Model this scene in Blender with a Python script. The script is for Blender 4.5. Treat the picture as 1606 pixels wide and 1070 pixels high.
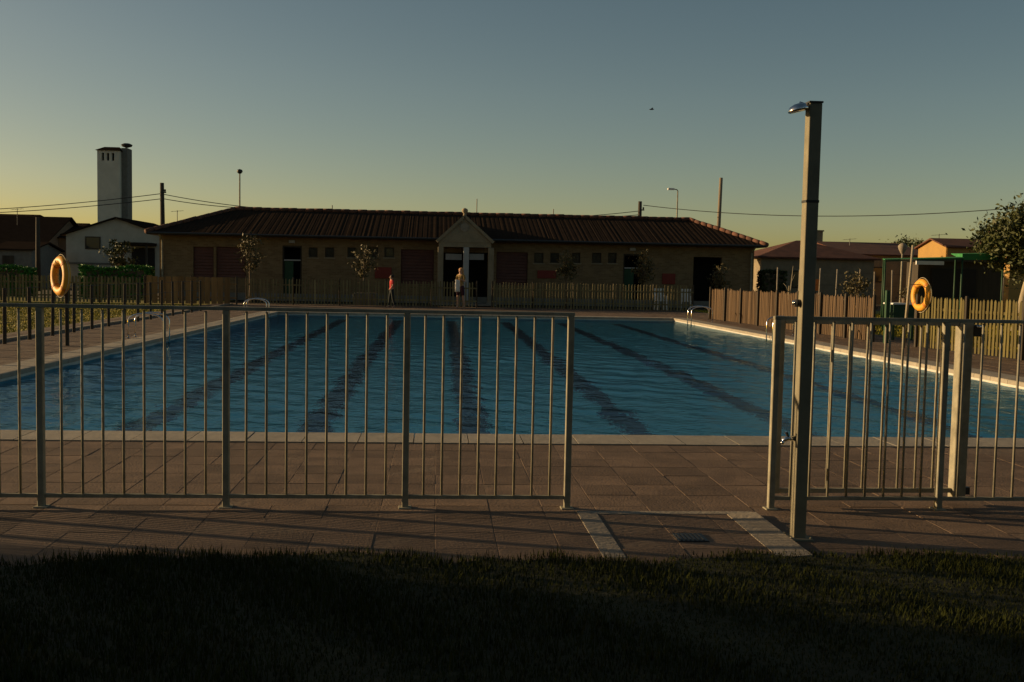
import bpy, math, random
import numpy as np
from mathutils import Matrix, Vector

for _o in list(bpy.data.objects):
    bpy.data.objects.remove(_o)
scene = bpy.context.scene
rad = math.radians

# ------------------------------------------------------------------ camera
CAM_H = 1.55
F_PX = 1621.5                      # focal length in pixels of the 1606 px wide photograph
PITCH, YAW, ROLL = 0.0659, 0.0738, 0.0197
R3 = (Matrix.Rotation(-YAW, 3, 'Z') @ Matrix.Rotation(math.pi / 2 - PITCH, 3, 'X') @ Matrix.Rotation(ROLL, 3, 'Z'))
cam_data = bpy.data.cameras.new('camera')
cam_data.sensor_width = 36.0
cam_data.lens = 36.0 * F_PX / 1606.0
cam_data.clip_start = 0.05
cam_data.clip_end = 6000
cam = bpy.data.objects.new('camera', cam_data)
scene.collection.objects.link(cam)
cam.matrix_world = Matrix.Translation((0, 0, CAM_H)) @ R3.to_4x4()
scene.camera = cam

# ------------------------------------------------------------------ sky, sun, exposure
SUN_AZ, SUN_EL = 17.0, 10.0        # degrees: azimuth ahead of straight left, elevation
world = bpy.data.worlds.new('World')
scene.world = world
world.use_nodes = True
wn, wl = world.node_tree.nodes, world.node_tree.links
wn.clear()
sky = wn.new('ShaderNodeTexSky')
sky.sky_type = 'NISHITA'
sky.sun_disc = False
sky.sun_elevation = rad(SUN_EL)
sky.sun_rotation = rad(-(90 - SUN_AZ))
sky.altitude = 300
sky.air_density = 0.7
sky.dust_density = 1.0
sky.ozone_density = 1.0
tint = wn.new('ShaderNodeMix'); tint.data_type = 'RGBA'; tint.blend_type = 'MULTIPLY'
tint.inputs[0].default_value = 1.0
tint.inputs[7].default_value = (0.945, 0.768, 0.562, 1)
bg = wn.new('ShaderNodeBackground')
bg.inputs['Strength'].default_value = 0.085
wo = wn.new('ShaderNodeOutputWorld')
wl.new(sky.outputs[0], tint.inputs[6])
hsv = wn.new('ShaderNodeHueSaturation'); hsv.inputs['Saturation'].default_value = 1.42
wl.new(tint.outputs[2], hsv.inputs['Color'])
wl.new(hsv.outputs[0], bg.inputs[0])
wl.new(bg.outputs[0], wo.inputs[0])

sun_data = bpy.data.lights.new('sun', 'SUN')
sun_data.energy = 5.0
sun_data.angle = rad(0.53)
sun_data.color = (1.0, 0.70, 0.38)
sun = bpy.data.objects.new('sun', sun_data)
scene.collection.objects.link(sun)
sun_dir = Vector((-math.cos(rad(SUN_AZ)) * math.cos(rad(SUN_EL)), math.sin(rad(SUN_AZ)) * math.cos(rad(SUN_EL)), math.sin(rad(SUN_EL))))
sun.rotation_euler = sun_dir.to_track_quat('Z', 'Y').to_euler()
sun.location = (-30, 10, 12)

scene.view_settings.view_transform = 'Standard'
scene.view_settings.look = 'None'
scene.view_settings.exposure = 0.4
scene.view_settings.gamma = 1.0
scene.view_settings.use_curve_mapping = False
scene.cycles.max_bounces = 10
scene.cycles.transmission_bounces = 6
scene.cycles.transparent_max_bounces = 16
scene.cycles.sample_clamp_indirect = 2.0
scene.cycles.use_denoising = True

# ------------------------------------------------------------------ helpers
rng = random.Random(7)
COL = scene.collection

def at(px, py, Y):
    """World point at depth Y along the line of sight of a photograph pixel (used to measure far things)."""
    d = R3 @ Vector(((px - 803) / F_PX, (535 - py) / F_PX, -1))
    return d * (Y / d.y) + Vector((0, 0, CAM_H))

def mat(name, col, rough=0.8, metal=0.0, var=0.25, scale=6.0, bump=0.0, bscale=None, rand=0.0, col2=None, stretch=(1, 1, 1), spec=0.3, coord='Object'):
    m = bpy.data.materials.new(name)
    m.use_nodes = True
    nt = m.node_tree
    n, l = nt.nodes, nt.links
    b = n['Principled BSDF']
    b.inputs['Roughness'].default_value = rough
    b.inputs['Metallic'].default_value = metal
    b.inputs['Specular IOR Level'].default_value = spec
    tc = n.new('ShaderNodeTexCoord')
    mp = n.new('ShaderNodeMapping'); mp.inputs['Scale'].default_value = stretch
    l.new(tc.outputs[coord], mp.inputs[0])
    vec = mp.outputs[0]
    oi = n.new('ShaderNodeObjectInfo')
    if rand > 0:                                   # each piece its own grain
        ad = n.new('ShaderNodeVectorMath'); ad.operation = 'MULTIPLY_ADD'
        cx = n.new('ShaderNodeCombineXYZ')
        for i in range(3): l.new(oi.outputs['Random'], cx.inputs[i])
        l.new(cx.outputs[0], ad.inputs[0]); ad.inputs[1].default_value = (37, 91, 53); l.new(vec, ad.inputs[2])
        vec = ad.outputs[0]
    nz = n.new('ShaderNodeTexNoise'); nz.inputs['Scale'].default_value = scale; nz.inputs['Detail'].default_value = 6
    nz.inputs['Roughness'].default_value = 0.65
    l.new(vec, nz.inputs['Vector'])
    c2 = col2 if col2 else tuple(c * (1 - var) for c in col)
    c1 = tuple(min(1, c * (1 + var * 0.6)) for c in col)
    mx = n.new('ShaderNodeMix'); mx.data_type = 'RGBA'
    mr = n.new('ShaderNodeMapRange'); mr.inputs['From Min'].default_value = 0.3; mr.inputs['From Max'].default_value = 0.7
    l.new(nz.outputs['Fac'], mr.inputs['Value']); l.new(mr.outputs[0], mx.inputs[0])
    mx.inputs[6].default_value = (*c2, 1); mx.inputs[7].default_value = (*c1, 1)
    out = mx.outputs[2]
    if rand > 0:
        hs = n.new('ShaderNodeHueSaturation')
        ma = n.new('ShaderNodeMapRange'); ma.inputs['To Min'].default_value = 1 - rand; ma.inputs['To Max'].default_value = 1 + rand
        l.new(oi.outputs['Random'], ma.inputs['Value']); l.new(ma.outputs[0], hs.inputs['Value'])
        l.new(out, hs.inputs['Color']); out = hs.outputs[0]
    l.new(out, b.inputs['Base Color'])
    rr = n.new('ShaderNodeMapRange'); rr.inputs['To Min'].default_value = max(0.02, rough - 0.12); rr.inputs['To Max'].default_value = min(1, rough + 0.12)
    l.new(nz.outputs['Fac'], rr.inputs['Value']); l.new(rr.outputs[0], b.inputs['Roughness'])
    if bump > 0:
        nb = n.new('ShaderNodeTexNoise'); nb.inputs['Scale'].default_value = bscale or scale * 6; nb.inputs['Detail'].default_value = 4
        l.new(vec, nb.inputs['Vector'])
        bp = n.new('ShaderNodeBump'); bp.inputs['Strength'].default_value = bump; bp.inputs['Distance'].default_value = 0.02
        l.new(nb.outputs['Fac'], bp.inputs['Height']); l.new(bp.outputs[0], b.inputs['Normal'])
    return m

class MB:
    """Collects shapes and links them as one mesh object."""
    def __init__(s): s.v = []; s.f = []
    def add(s, vs, fs):
        o = len(s.v); s.v += [tuple(v) for v in vs]; s.f += [tuple(i + o for i in f) for f in fs]; return s
    def box(s, x0, x1, y0, y1, z0, z1):
        return s.add([(x0, y0, z0), (x1, y0, z0), (x1, y1, z0), (x0, y1, z0), (x0, y0, z1), (x1, y0, z1), (x1, y1, z1), (x0, y1, z1)],
                     [(0, 3, 2, 1), (4, 5, 6, 7), (0, 1, 5, 4), (1, 2, 6, 5), (2, 3, 7, 6), (3, 0, 4, 7)])
    def cbox(s, x0, x1, y0, y1, z0, z1, c):
        """box with chamfered vertical and top edges"""
        r0 = [(x0 + c, y0), (x1 - c, y0), (x1, y0 + c), (x1, y1 - c), (x1 - c, y1), (x0 + c, y1), (x0, y1 - c), (x0, y0 + c)]
        r1 = [(x0 + 2 * c, y0 + c), (x1 - 2 * c, y0 + c), (x1 - c, y0 + 2 * c), (x1 - c, y1 - 2 * c), (x1 - 2 * c, y1 - c), (x0 + 2 * c, y1 - c), (x0 + c, y1 - 2 * c), (x0 + c, y0 + 2 * c)]
        v = [(x, y, z0) for x, y in r0] + [(x, y, z1 - c) for x, y in r0] + [(x, y, z1) for x, y in r1]
        f = [tuple(reversed(range(8))), tuple(range(16, 24))]
        for k in (0, 8):
            f += [(k + i, k + (i + 1) % 8, k + 8 + (i + 1) % 8, k + 8 + i) for i in range(8)]
        return s.add(v, f)
    def bar(s, p0, p1, w, d=None, up=(0, 0, 1)):
        p0, p1 = Vector(p0), Vector(p1); d = d or w
        t = (p1 - p0).normalized(); u = Vector(up)
        if abs(t.dot(u)) > 0.95: u = Vector((0, 1, 0))
        a = t.cross(u).normalized(); b = a.cross(t).normalized()
        q = [(-w / 2, -d / 2), (w / 2, -d / 2), (w / 2, d / 2), (-w / 2, d / 2)]
        return s.add([p + a * x + b * y for p in (p0, p1) for x, y in q], [(3, 2, 1, 0), (4, 5, 6, 7)] + [(i, (i + 1) % 4, 4 + (i + 1) % 4, 4 + i) for i in range(4)])
    def tube(s, pts, r, n=8, cap=True):
        pts = [Vector(p) for p in pts]; rs = r if isinstance(r, (list, tuple)) else [r] * len(pts)
        o = len(s.v); ref = None
        for i, p in enumerate(pts):
            t = (pts[min(i + 1, len(pts) - 1)] - pts[max(i - 1, 0)]).normalized()
            if ref is None or abs(t.dot(ref)) > 0.97:
                ref = Vector((0, 0, 1)) if abs(t.z) < 0.9 else Vector((0, 1, 0))
            a = t.cross(ref).normalized(); ref = a.cross(t).normalized()
            for k in range(n):
                th = 2 * math.pi * k / n
                s.v.append(tuple(p + (a * math.cos(th) + ref * math.sin(th)) * rs[i]))
        for i in range(len(pts) - 1):
            for k in range(n):
                s.f.append((o + i * n + k, o + i * n + (k + 1) % n, o + (i + 1) * n + (k + 1) % n, o + (i + 1) * n + k))
        if cap:
            s.f.append(tuple(o + k for k in reversed(range(n)))); s.f.append(tuple(o + (len(pts) - 1) * n + k for k in range(n)))
        return s
    def prism(s, poly, y0, y1):
        """polygon in x,z pushed along y"""
        n = len(poly)
        v = [(x, y0, z) for x, z in poly] + [(x, y1, z) for x, z in poly]
        return s.add(v, [tuple(range(n)), tuple(reversed(range(n, 2 * n)))] + [(i, n + i, n + (i + 1) % n, (i + 1) % n) for i in range(n)])
    def flat(s, poly, z0, z1):
        """polygon in x,y pushed along z"""
        n = len(poly)
        v = [(x, y, z0) for x, y in poly] + [(x, y, z1) for x, y in poly]
        return s.add(v, [tuple(reversed(range(n))), tuple(range(n, 2 * n))] + [(i, (i + 1) % n, n + (i + 1) % n, n + i) for i in range(n)])
    def lathe(s, prof, n=16, c=(0, 0, 0)):
        o = len(s.v)
        for r, z in prof:
            for k in range(n):
                th = 2 * math.pi * k / n
                s.v.append((c[0] + r * math.cos(th), c[1] + r * math.sin(th), c[2] + z))
        for i in range(len(prof) - 1):
            for k in range(n):
                s.f.append((o + i * n + k, o + i * n + (k + 1) % n, o + (i + 1) * n + (k + 1) % n, o + (i + 1) * n + k))
        return s
    def mesh(s, name, m, smooth=False):
        me = bpy.data.meshes.new(name); me.from_pydata(s.v, [], s.f)
        if m: me.materials.append(m)
        if smooth: me.polygons.foreach_set('use_smooth', [True] * len(me.polygons))
        me.update(); return me
    def build(s, name, m, parent=None, smooth=False, loc=(0, 0, 0), rotz=0):
        return put(name, s.mesh(name, m, smooth), parent, loc, rotz)

def put(name, me, parent=None, loc=(0, 0, 0), rotz=0):
    o = bpy.data.objects.new(name, me); COL.objects.link(o)
    o.location = loc; o.rotation_euler = (0, 0, rotz)
    if parent: o.parent = parent
    return o

def tag(o, label=None, cat=None, group=None, kind=None):
    if label: o['label'] = label
    if cat: o['category'] = cat
    if group: o['group'] = group
    if kind: o['kind'] = kind
    return o

def thing(name, label, cat, loc=(0, 0, 0), rotz=0, group=None):
    o = bpy.data.objects.new(name, None); COL.objects.link(o)
    o.empty_display_size = 0.2
    o.location = loc; o.rotation_euler = (0, 0, rotz)
    return tag(o, label, cat, group)

def copy_tree(root, loc, rotz=None, label=None, scale=None):
    """a thing with copies of its parts and sub-parts (they share mesh data)"""
    r = root.copy(); COL.objects.link(r); r.location = loc
    if rotz is not None: r.rotation_euler = (0, 0, rotz)
    if scale: r.scale = (scale,) * 3
    if label: r['label'] = label
    for ch in list(root.children):
        c = ch.copy(); COL.objects.link(c); c.parent = r
        for g in list(ch.children):
            d = g.copy(); COL.objects.link(d); d.parent = c
    return r

# ------------------------------------------------------------------ materials
M = {}
M['soil'] = mat('soil', (0.07, 0.055, 0.03), 0.95, scale=2.0, bump=0.4)
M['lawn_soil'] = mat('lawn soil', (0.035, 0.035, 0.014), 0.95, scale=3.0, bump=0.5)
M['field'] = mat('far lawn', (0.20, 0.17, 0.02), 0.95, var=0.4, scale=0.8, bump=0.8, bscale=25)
M['mortar'] = mat('mortar', (0.145, 0.102, 0.068), 0.95, scale=4, bump=0.3)
M['tile'] = mat('terracotta paver', (0.152, 0.103, 0.068), 0.85, var=0.36, scale=3.0, bump=0.25, bscale=60, rand=0.2, spec=0.25)
M['coping'] = mat('pale coping stone', (0.31, 0.275, 0.215), 0.85, var=0.2, scale=4, bump=0.2, rand=0.07)
M['concrete'] = mat('pale concrete', (0.25, 0.215, 0.165), 0.85, var=0.25, scale=5, bump=0.3)
M['grey_concrete'] = mat('grey concrete', (0.17, 0.165, 0.145), 0.9, var=0.25, scale=5, bump=0.3)
M['galv'] = mat('galvanised steel', (0.29, 0.27, 0.20), 0.75, metal=0.0, var=0.4, scale=7, spec=0.08)
M['stainless'] = mat('stainless steel', (0.22, 0.20, 0.14), 0.6, metal=0.0, var=0.2, scale=8, spec=0.06)
M['chrome'] = mat('polished steel', (0.75, 0.74, 0.72), 0.12, metal=1.0, var=0.1, scale=8, spec=0.5)
M['dark_metal'] = mat('dark metal', (0.05, 0.05, 0.048), 0.5, metal=0.5, scale=9)
M['paling'] = mat('chestnut paling', (0.088, 0.055, 0.028), 0.85, var=0.4, scale=5, bump=0.4, bscale=30, rand=0.32, stretch=(1, 1, 0.12))
M['green_paling'] = mat('weathered paling', (0.21, 0.17, 0.08), 0.9, var=0.4, scale=5, bump=0.4, bscale=30, rand=0.35, stretch=(1, 1, 0.12))
M['yellow_paling'] = mat('yellowish paling', (0.105, 0.088, 0.030), 0.9, var=0.4, scale=5, bump=0.4, bscale=30, rand=0.3, stretch=(1, 1, 0.12))
M['board'] = mat('brown board', (0.29, 0.155, 0.058), 0.85, var=0.4, scale=4, bump=0.4, bscale=25, rand=0.25, stretch=(1, 1, 0.12))
M['dark_wood'] = mat('dark timber', (0.055, 0.045, 0.032), 0.85, var=0.4, scale=4, bump=0.3, stretch=(1, 1, 0.15))
M['pole_wood'] = mat('grey pole timber', (0.22, 0.18, 0.13), 0.9, var=0.35, scale=3, bump=0.3, stretch=(1, 1, 0.1))
M['pool_paint'] = mat('blue pool lining', (0.17, 0.69, 0.90), 0.5, var=0.12, scale=1.2)
M['pool_rim'] = mat('pale pool rim tile', (0.55, 0.53, 0.47), 0.45, var=0.12, scale=6)
M['lane'] = mat('navy lane tile', (0.022, 0.035, 0.10), 0.5, var=0.2, scale=3)
M['orange'] = mat('orange lifebuoy skin', (0.66, 0.31, 0.022), 0.55, var=0.15, scale=5, spec=0.4)
M['buoy_band'] = mat('lifebuoy band', (0.50, 0.17, 0.02), 0.6, var=0.1)
M['rope'] = mat('pale rope', (0.5, 0.45, 0.33), 0.9, var=0.2, scale=20)
M['roof'] = mat('dark clay roof tile', (0.030, 0.0215, 0.016), 0.95, var=0.2, scale=2.5, bump=0.2, rand=0.2, spec=0.0)
M['roof_red'] = mat('red clay roof tile', (0.10, 0.042, 0.026), 0.9, var=0.4, scale=2, bump=0.2, rand=0.15)
M['white_wall'] = mat('white render', (0.44, 0.42, 0.35), 0.9, var=0.2, scale=1.0, bump=0.1)
M['tower_wall'] = mat('pale tower render', (0.62, 0.58, 0.48), 0.9, var=0.18, scale=0.6, bump=0.1)
M['brown_wall'] = mat('brown render', (0.15, 0.11, 0.075), 0.9, var=0.2, scale=1.0)
M['cream_wall'] = mat('ochre render', (0.36, 0.215, 0.065), 0.9, var=0.12, scale=1.0)
M['stone'] = mat('buff stone', (0.25, 0.205, 0.135), 0.9, var=0.25, scale=2, bump=0.3)
M['void'] = mat('unlit interior', (0.025, 0.022, 0.020), 0.9, var=0.2)
M['glass'] = mat('dark window glass', (0.02, 0.022, 0.025), 0.08, var=0.1, spec=0.6)
M['shutter'] = mat('brown shutter', (0.115, 0.05, 0.038), 0.7, var=0.25, scale=3)
M['white_paint'] = mat('white paint', (0.70, 0.69, 0.65), 0.6, var=0.08)
M['pale_panel'] = mat('pale grey panel', (0.36, 0.36, 0.35), 0.6, var=0.1)
M['red_paint'] = mat('red sign paint', (0.19, 0.028, 0.018), 0.6, var=0.15)
M['orange_paint'] = mat('orange sign paint', (0.60, 0.17, 0.03), 0.6, var=0.15)
M['green_canvas'] = mat('green awning cloth', (0.035, 0.20, 0.06), 0.8, var=0.2, scale=2)
M['green_paint'] = mat('dark green paint', (0.02, 0.06, 0.028), 0.6, var=0.2)
M['leaf'] = mat('leaf green', (0.06, 0.07, 0.018), 0.6, var=0.45, scale=1.5)
M['leaf_pale'] = mat('pale young leaf', (0.085, 0.07, 0.025), 0.6, var=0.4, scale=2.5)
M['hedge_leaf'] = mat('bright hedge leaf', (0.042, 0.165, 0.016), 0.6, var=0.4, scale=1.5)
M['bark'] = mat('bark', (0.13, 0.10, 0.07), 0.95, var=0.4, scale=6, bump=0.5, stretch=(1, 1, 0.3))
M['pale_bark'] = mat('pale bark', (0.33, 0.28, 0.19), 0.9, var=0.3, scale=5, bump=0.3, stretch=(1, 1, 0.3))
M['skin'] = mat('skin', (0.46, 0.27, 0.18), 0.6, var=0.08)
M['hair_dark'] = mat('dark hair', (0.02, 0.014, 0.01), 0.6, var=0.3, scale=30)
M['hair_fair'] = mat('fair hair', (0.42, 0.22, 0.09), 0.6, var=0.3, scale=30)
M['shirt_red'] = mat('red shirt cloth', (0.52, 0.05, 0.05), 0.85, var=0.15)
M['shirt_olive'] = mat('olive shirt cloth', (0.30, 0.20, 0.07), 0.85, var=0.15)
M['trousers'] = mat('dark trouser cloth', (0.02, 0.025, 0.025), 0.9, var=0.15)
M['shorts'] = mat('dark purple shorts cloth', (0.055, 0.02, 0.03), 0.9, var=0.15)
M['white_cloth'] = mat('white cloth', (0.72, 0.70, 0.64), 0.9, var=0.06)

# brick front: courses and joints of a wall fifty metres away
def brick_mat():
    m = mat('buff brick', (0.21, 0.145, 0.075), 0.9, var=0.2, scale=1.2, bump=0.1)
    nt = m.node_tree; n, l = nt.nodes, nt.links
    b = n['Principled BSDF']; src = b.inputs['Base Color'].links[0].from_socket
    tc = n.new('ShaderNodeTexCoord'); sp = n.new('ShaderNodeSeparateXYZ'); cb = n.new('ShaderNodeCombineXYZ')
    l.new(tc.outputs['Object'], sp.inputs[0]); l.new(sp.outputs[0], cb.inputs[0]); l.new(sp.outputs[2], cb.inputs[1])
    bt = n.new('ShaderNodeTexBrick'); bt.inputs['Scale'].default_value = 1.0
    bt.inputs['Brick Width'].default_value = 0.25; bt.inputs['Row Height'].default_value = 0.075; bt.inputs['Mortar Size'].default_value = 0.006
    bt.inputs['Color1'].default_value = (1, 1, 1, 1); bt.inputs['Color2'].default_value = (0.72, 0.68, 0.66, 1); bt.inputs['Mortar'].default_value = (1.05, 1.1, 1.15, 1)
    l.new(cb.outputs[0], bt.inputs['Vector'])
    mu = n.new('ShaderNodeMix'); mu.data_type = 'RGBA'; mu.blend_type = 'MULTIPLY'; mu.inputs[0].default_value = 1
    l.new(src, mu.inputs[6]); l.new(bt.outputs['Color'], mu.inputs[7]); l.new(mu.outputs[2], b.inputs['Base Color'])
    return m
M['brick'] = brick_mat()

def water_mat():
    m = bpy.data.materials.new('pool water'); m.use_nodes = True
    nt = m.node_tree; n, l = nt.nodes, nt.links; n.clear()
    out = n.new('ShaderNodeOutputMaterial')
    g = n.new('ShaderNodeBsdfRefraction'); g.inputs['IOR'].default_value = 1.333; g.inputs['Roughness'].default_value = 0.0
    g.inputs['Color'].default_value = (0.88, 0.99, 1.0, 1)
    gl = n.new('ShaderNodeBsdfGlossy'); gl.inputs['Roughness'].default_value = 0.02; gl.inputs['Color'].default_value = (0.32, 0.44, 0.52, 1)
    fr = n.new('ShaderNodeFresnel'); fr.inputs['IOR'].default_value = 1.333
    ms = n.new('ShaderNodeMixShader'); l.new(fr.outputs[0], ms.inputs[0]); l.new(g.outputs[0], ms.inputs[1]); l.new(gl.outputs[0], ms.inputs[2])
    tc = n.new('ShaderNodeTexCoord')
    def noise(scale, st, detail):
        mp = n.new('ShaderNodeMapping'); mp.inputs['Scale'].default_value = st; mp.inputs['Rotation'].default_value = (0, 0, 0.35)
        l.new(tc.outputs['Object'], mp.inputs[0])
        z = n.new('ShaderNodeTexNoise'); z.inputs['Scale'].default_value = scale; z.inputs['Detail'].default_value = detail
        l.new(mp.outputs[0], z.inputs['Vector']); return z.outputs['Fac']
    a = noise(7.0, (1, 1.2, 1), 3.0); c = noise(0.5, (1, 1, 1), 1.0)
    ad = n.new('ShaderNodeMath'); ad.operation = 'MULTIPLY_ADD'; ad.inputs[1].default_value = 0.35
    l.new(c, ad.inputs[0]); l.new(a, ad.inputs[2])
    bp = n.new('ShaderNodeBump'); bp.inputs['Strength'].default_value = 1.0; bp.inputs['Distance'].default_value = WATER_BUMP
    l.new(ad.outputs[0], bp.inputs['Height']); 
    for q in (g, gl, fr): l.new(bp.outputs[0], q.inputs['Normal'])
    l.new(ms.outputs[0], out.inputs['Surface'])
    return m
WATER_BUMP = 0.012
M['water'] = water_mat()

# ------------------------------------------------------------------ ground, deck, pool
P_NL, P_NR, P_FR, P_FL = (-6.1, 9.74), (9.2, 9.74), (8.65, 37.1), (-5.6, 37.1)    # inner pool corners
def lerp(a, b, t): return tuple(x + (y - x) * t for x, y in zip(a, b))
def ring(name, outer, inner, z, m, parent=None):
    b = MB(); v = [(x, y, z) for x, y in outer] + [(x, y, z) for x, y in inner]
    b.add(v, [(i, (i + 1) % 4, 4 + (i + 1) % 4, 4 + i) for i in range(4)])
    return b.build(name, m, parent)
hole = [(-6.35, 9.49), (9.45, 9.49), (8.9, 37.35), (-5.85, 37.35)]
tag(ring('ground', [(-2500, -2500), (2500, -2500), (2500, 2500), (-2500, 2500)], hole, -0.05, M['soil']), kind='structure')
deck = tag(ring('pool_deck', [(-9.4, 5.343), (13.9, 5.343), (11.35, 45.6), (-9.4, 45.6)], hole, 0.0032, M['mortar']), kind='structure')
def lawn_edge(x):
    return 5.52 - 0.07 * math.sin(x * 2.1) - 0.05 * math.sin(x * 5.7 + 1) - 0.03 * math.sin(x * 17)
b = MB(); n_ = 600
for i in range(n_ + 1):
    x = -14 + 30 * i / n_; e = lawn_edge(x) + rng.uniform(-0.012, 0.012)
    b.v += [(x, -12.0, 0.012), (x, e - 0.05, 0.014), (x, e, 0.0)]
for i in range(n_):
    o = 3 * i; b.f += [(o, o + 3, o + 4, o + 1), (o + 1, o + 4, o + 5, o + 2)]
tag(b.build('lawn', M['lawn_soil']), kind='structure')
b = MB(); b.add([(-40, 5.6, -0.012), (-9.45, 5.6, -0.012), (-9.45, 49.5, -0.012), (-40, 49.5, -0.012)], [(0, 1, 2, 3)])
tag(b.build('side_lawn', M['field']), kind='structure')
b = MB(); b.add([(13.95, 5.4, -0.012), (45, 5.4, -0.012), (45, 57, -0.012), (11.4, 47.5, -0.012), (11.4, 45.6, -0.012)], [(0, 1, 2, 3, 4)])
tag(b.build('field', M['field']), kind='structure')

# paving tiles: the front deck piece by piece, the rest of the terrace as one mesh
T = 0.352; GAP = 0.0036
tile_me = []
for k in range(6):
    q = MB(); h = T / 2 - GAP / 2
    dz = [rng.uniform(-0.0012, 0.0012) for _ in range(4)]
    c = 0.0025
    q.add([(-h, -h, -0.03), (h, -h, -0.03), (h, h, -0.03), (-h, h, -0.03), (-h, -h, dz[0] - c), (h, -h, dz[1] - c), (h, h, dz[2] - c), (-h, h, dz[3] - c),
           (-h + c, -h + c, dz[0]), (h - c, -h + c, dz[1]), (h - c, h - c, dz[2]), (-h + c, h - c, dz[3])],
          [(0, 1, 5, 4), (1, 2, 6, 5), (2, 3, 7, 6), (3, 0, 4, 7), (4, 5, 9, 8), (5, 6, 10, 9), (6, 7, 11, 10), (7, 4, 8, 11), (8, 9, 10, 11)])
    tile_me.append(q.mesh('tile', M['tile']))
TX0, TY0 = 0.012, 5.345
rows_front = 11
for r in range(rows_front):
    for c in range(-12, 14):
        o = put('tile', tile_me[rng.randrange(6)], deck, (TX0 + (c + 0.5) * T, TY0 + (r + 0.5) * T, 0.005 + rng.uniform(-0.0012, 0.0012)), rng.choice((0, 0, math.pi)))
big = MB()
def deck_ok(x, y):
    if not (TY0 < y < 45.5): return False
    if x < -9.35 or x > 13.9 - (y - 5.343) * (2.55 / 40.26) - 0.05: return False
    t = (y - 9.2) / 28.5
    if 9.2 < y < 37.7 and (-6.63 + 0.5 * t) < x < (9.73 - 0.55 * t): return False
    return True
for r in range(0, 114):
    for c in range(-28, 47):
        x, y = TX0 + (c + 0.5) * T, TY0 + (r + 0.5) * T
        if r < rows_front and -12 <= c < 14: continue
        h = T / 2
        if not all(deck_ok(x + sx * h, y + sy * h) for sx in (-1, 1) for sy in (-1, 1)): continue
        h -= GAP / 2; z = 0.005 + rng.uniform(-0.002, 0.002)
        big.add([(x - h, y - h, -0.003), (x + h, y - h, -0.003), (x + h, y + h, -0.003), (x - h, y + h, -0.003), (x - h, y - h, z), (x + h, y - h, z), (x + h, y + h, z), (x - h, y + h, z)],
                [(4, 5, 6, 7), (0, 1, 5, 4), (1, 2, 6, 5), (2, 3, 7, 6), (3, 0, 4, 7)])
tag(big.build('paving', M['tile'], deck), kind='stuff')

# pool shell
WZ = -0.095; FZ = -1.45
basin = bpy.data.objects.new('swimming_pool', None); COL.objects.link(basin); tag(basin, kind='structure')
PC = [P_NL, P_NR, P_FR, P_FL]
b = MB(); b.add([(x, y, FZ) for x, y in PC], [(0, 1, 2, 3)])
for i in range(4):
    a, c = PC[i], PC[(i + 1) % 4]
    b.add([(*a, FZ), (*a, WZ - 0.06), (*c, WZ - 0.06), (*c, FZ)], [(0, 1, 2, 3)])
b.build('pool_lining', M['pool_paint'], basin)
b = MB()
for i in range(4):
    a, c = PC[i], PC[(i + 1) % 4]
    b.add([(*a, WZ - 0.06), (*a, -0.035), (*c, -0.035), (*c, WZ - 0.06)], [(0, 1, 2, 3)])
b.build('rim', M['pool_rim'], basin)
for k, X in enumerate((-5.4, -3.4, -1.43, 0.46, 2.42, 4.45, 6.5, 8.3)):
    X2 = X * 0.955 + 0.08
    b = MB(); w = 0.17
    b.add([(X - w, 10.9, FZ + 0.004), (X + w, 10.9, FZ + 0.004), (X2 + w, 35.9, FZ + 0.004), (X2 - w, 35.9, FZ + 0.004)], [(0, 1, 2, 3)])
    if not (X < -5.3 or X > 8.2): b.build('lane_line', M['lane'], basin)
def water_sheet():
    nx, ny = 250, 450
    R_ = np.random.default_rng(2)
    u, v = np.meshgrid(np.linspace(0, 1, nx), np.linspace(0, 1, ny))
    xl = P_NL[0] + (P_FL[0] - P_NL[0]) * v; xr = P_NR[0] + (P_FR[0] - P_NR[0]) * v
    x = xl + (xr - xl) * u; y = P_NL[1] + (P_FL[1] - P_NL[1]) * v
    z = np.zeros_like(x)
    for _ in range(46):                          # wind ripples, mostly across the pool
        lam = 0.24 * 5.0 ** R_.random(); th = R_.normal() * 0.75 + 0.35; k = 2 * np.pi / lam
        z += 0.0052 * lam * R_.uniform(0.5, 1) * np.sin(k * (x * np.cos(th) + y * np.sin(th)) + R_.uniform(0, 6.28))
    gust = 0.75 + 0.35 * np.sin(x * 0.55 + 1.3 * np.sin(y * 0.31)) * np.sin(y * 0.42 + 0.6)
    calm = np.clip(1.2 - (y - 10) / 24.0, 0.2, 1.0)
    z = WZ + WAVE * z * gust * calm
    me = bpy.data.meshes.new('water'); me.vertices.add(nx * ny); me.vertices.foreach_set('co', np.stack([x, y, z], -1).ravel())
    i = (np.arange(ny - 1)[:, None] * nx + np.arange(nx - 1)[None]).ravel()
    li = np.stack([i, i + 1, i + nx + 1, i + nx], 1).ravel().astype(np.int32); n = len(i)
    me.loops.add(n * 4); me.loops.foreach_set('vertex_index', li); me.polygons.add(n); me.polygons.foreach_set('loop_start', np.arange(0, n * 4, 4, dtype=np.int32))
    me.polygons.foreach_set('use_smooth', [True] * n); me.materials.append(M['water']); me.update(calc_edges=True)
    return put('water', me)
WAVE = 0.56
tag(water_sheet(), kind='structure')
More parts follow.
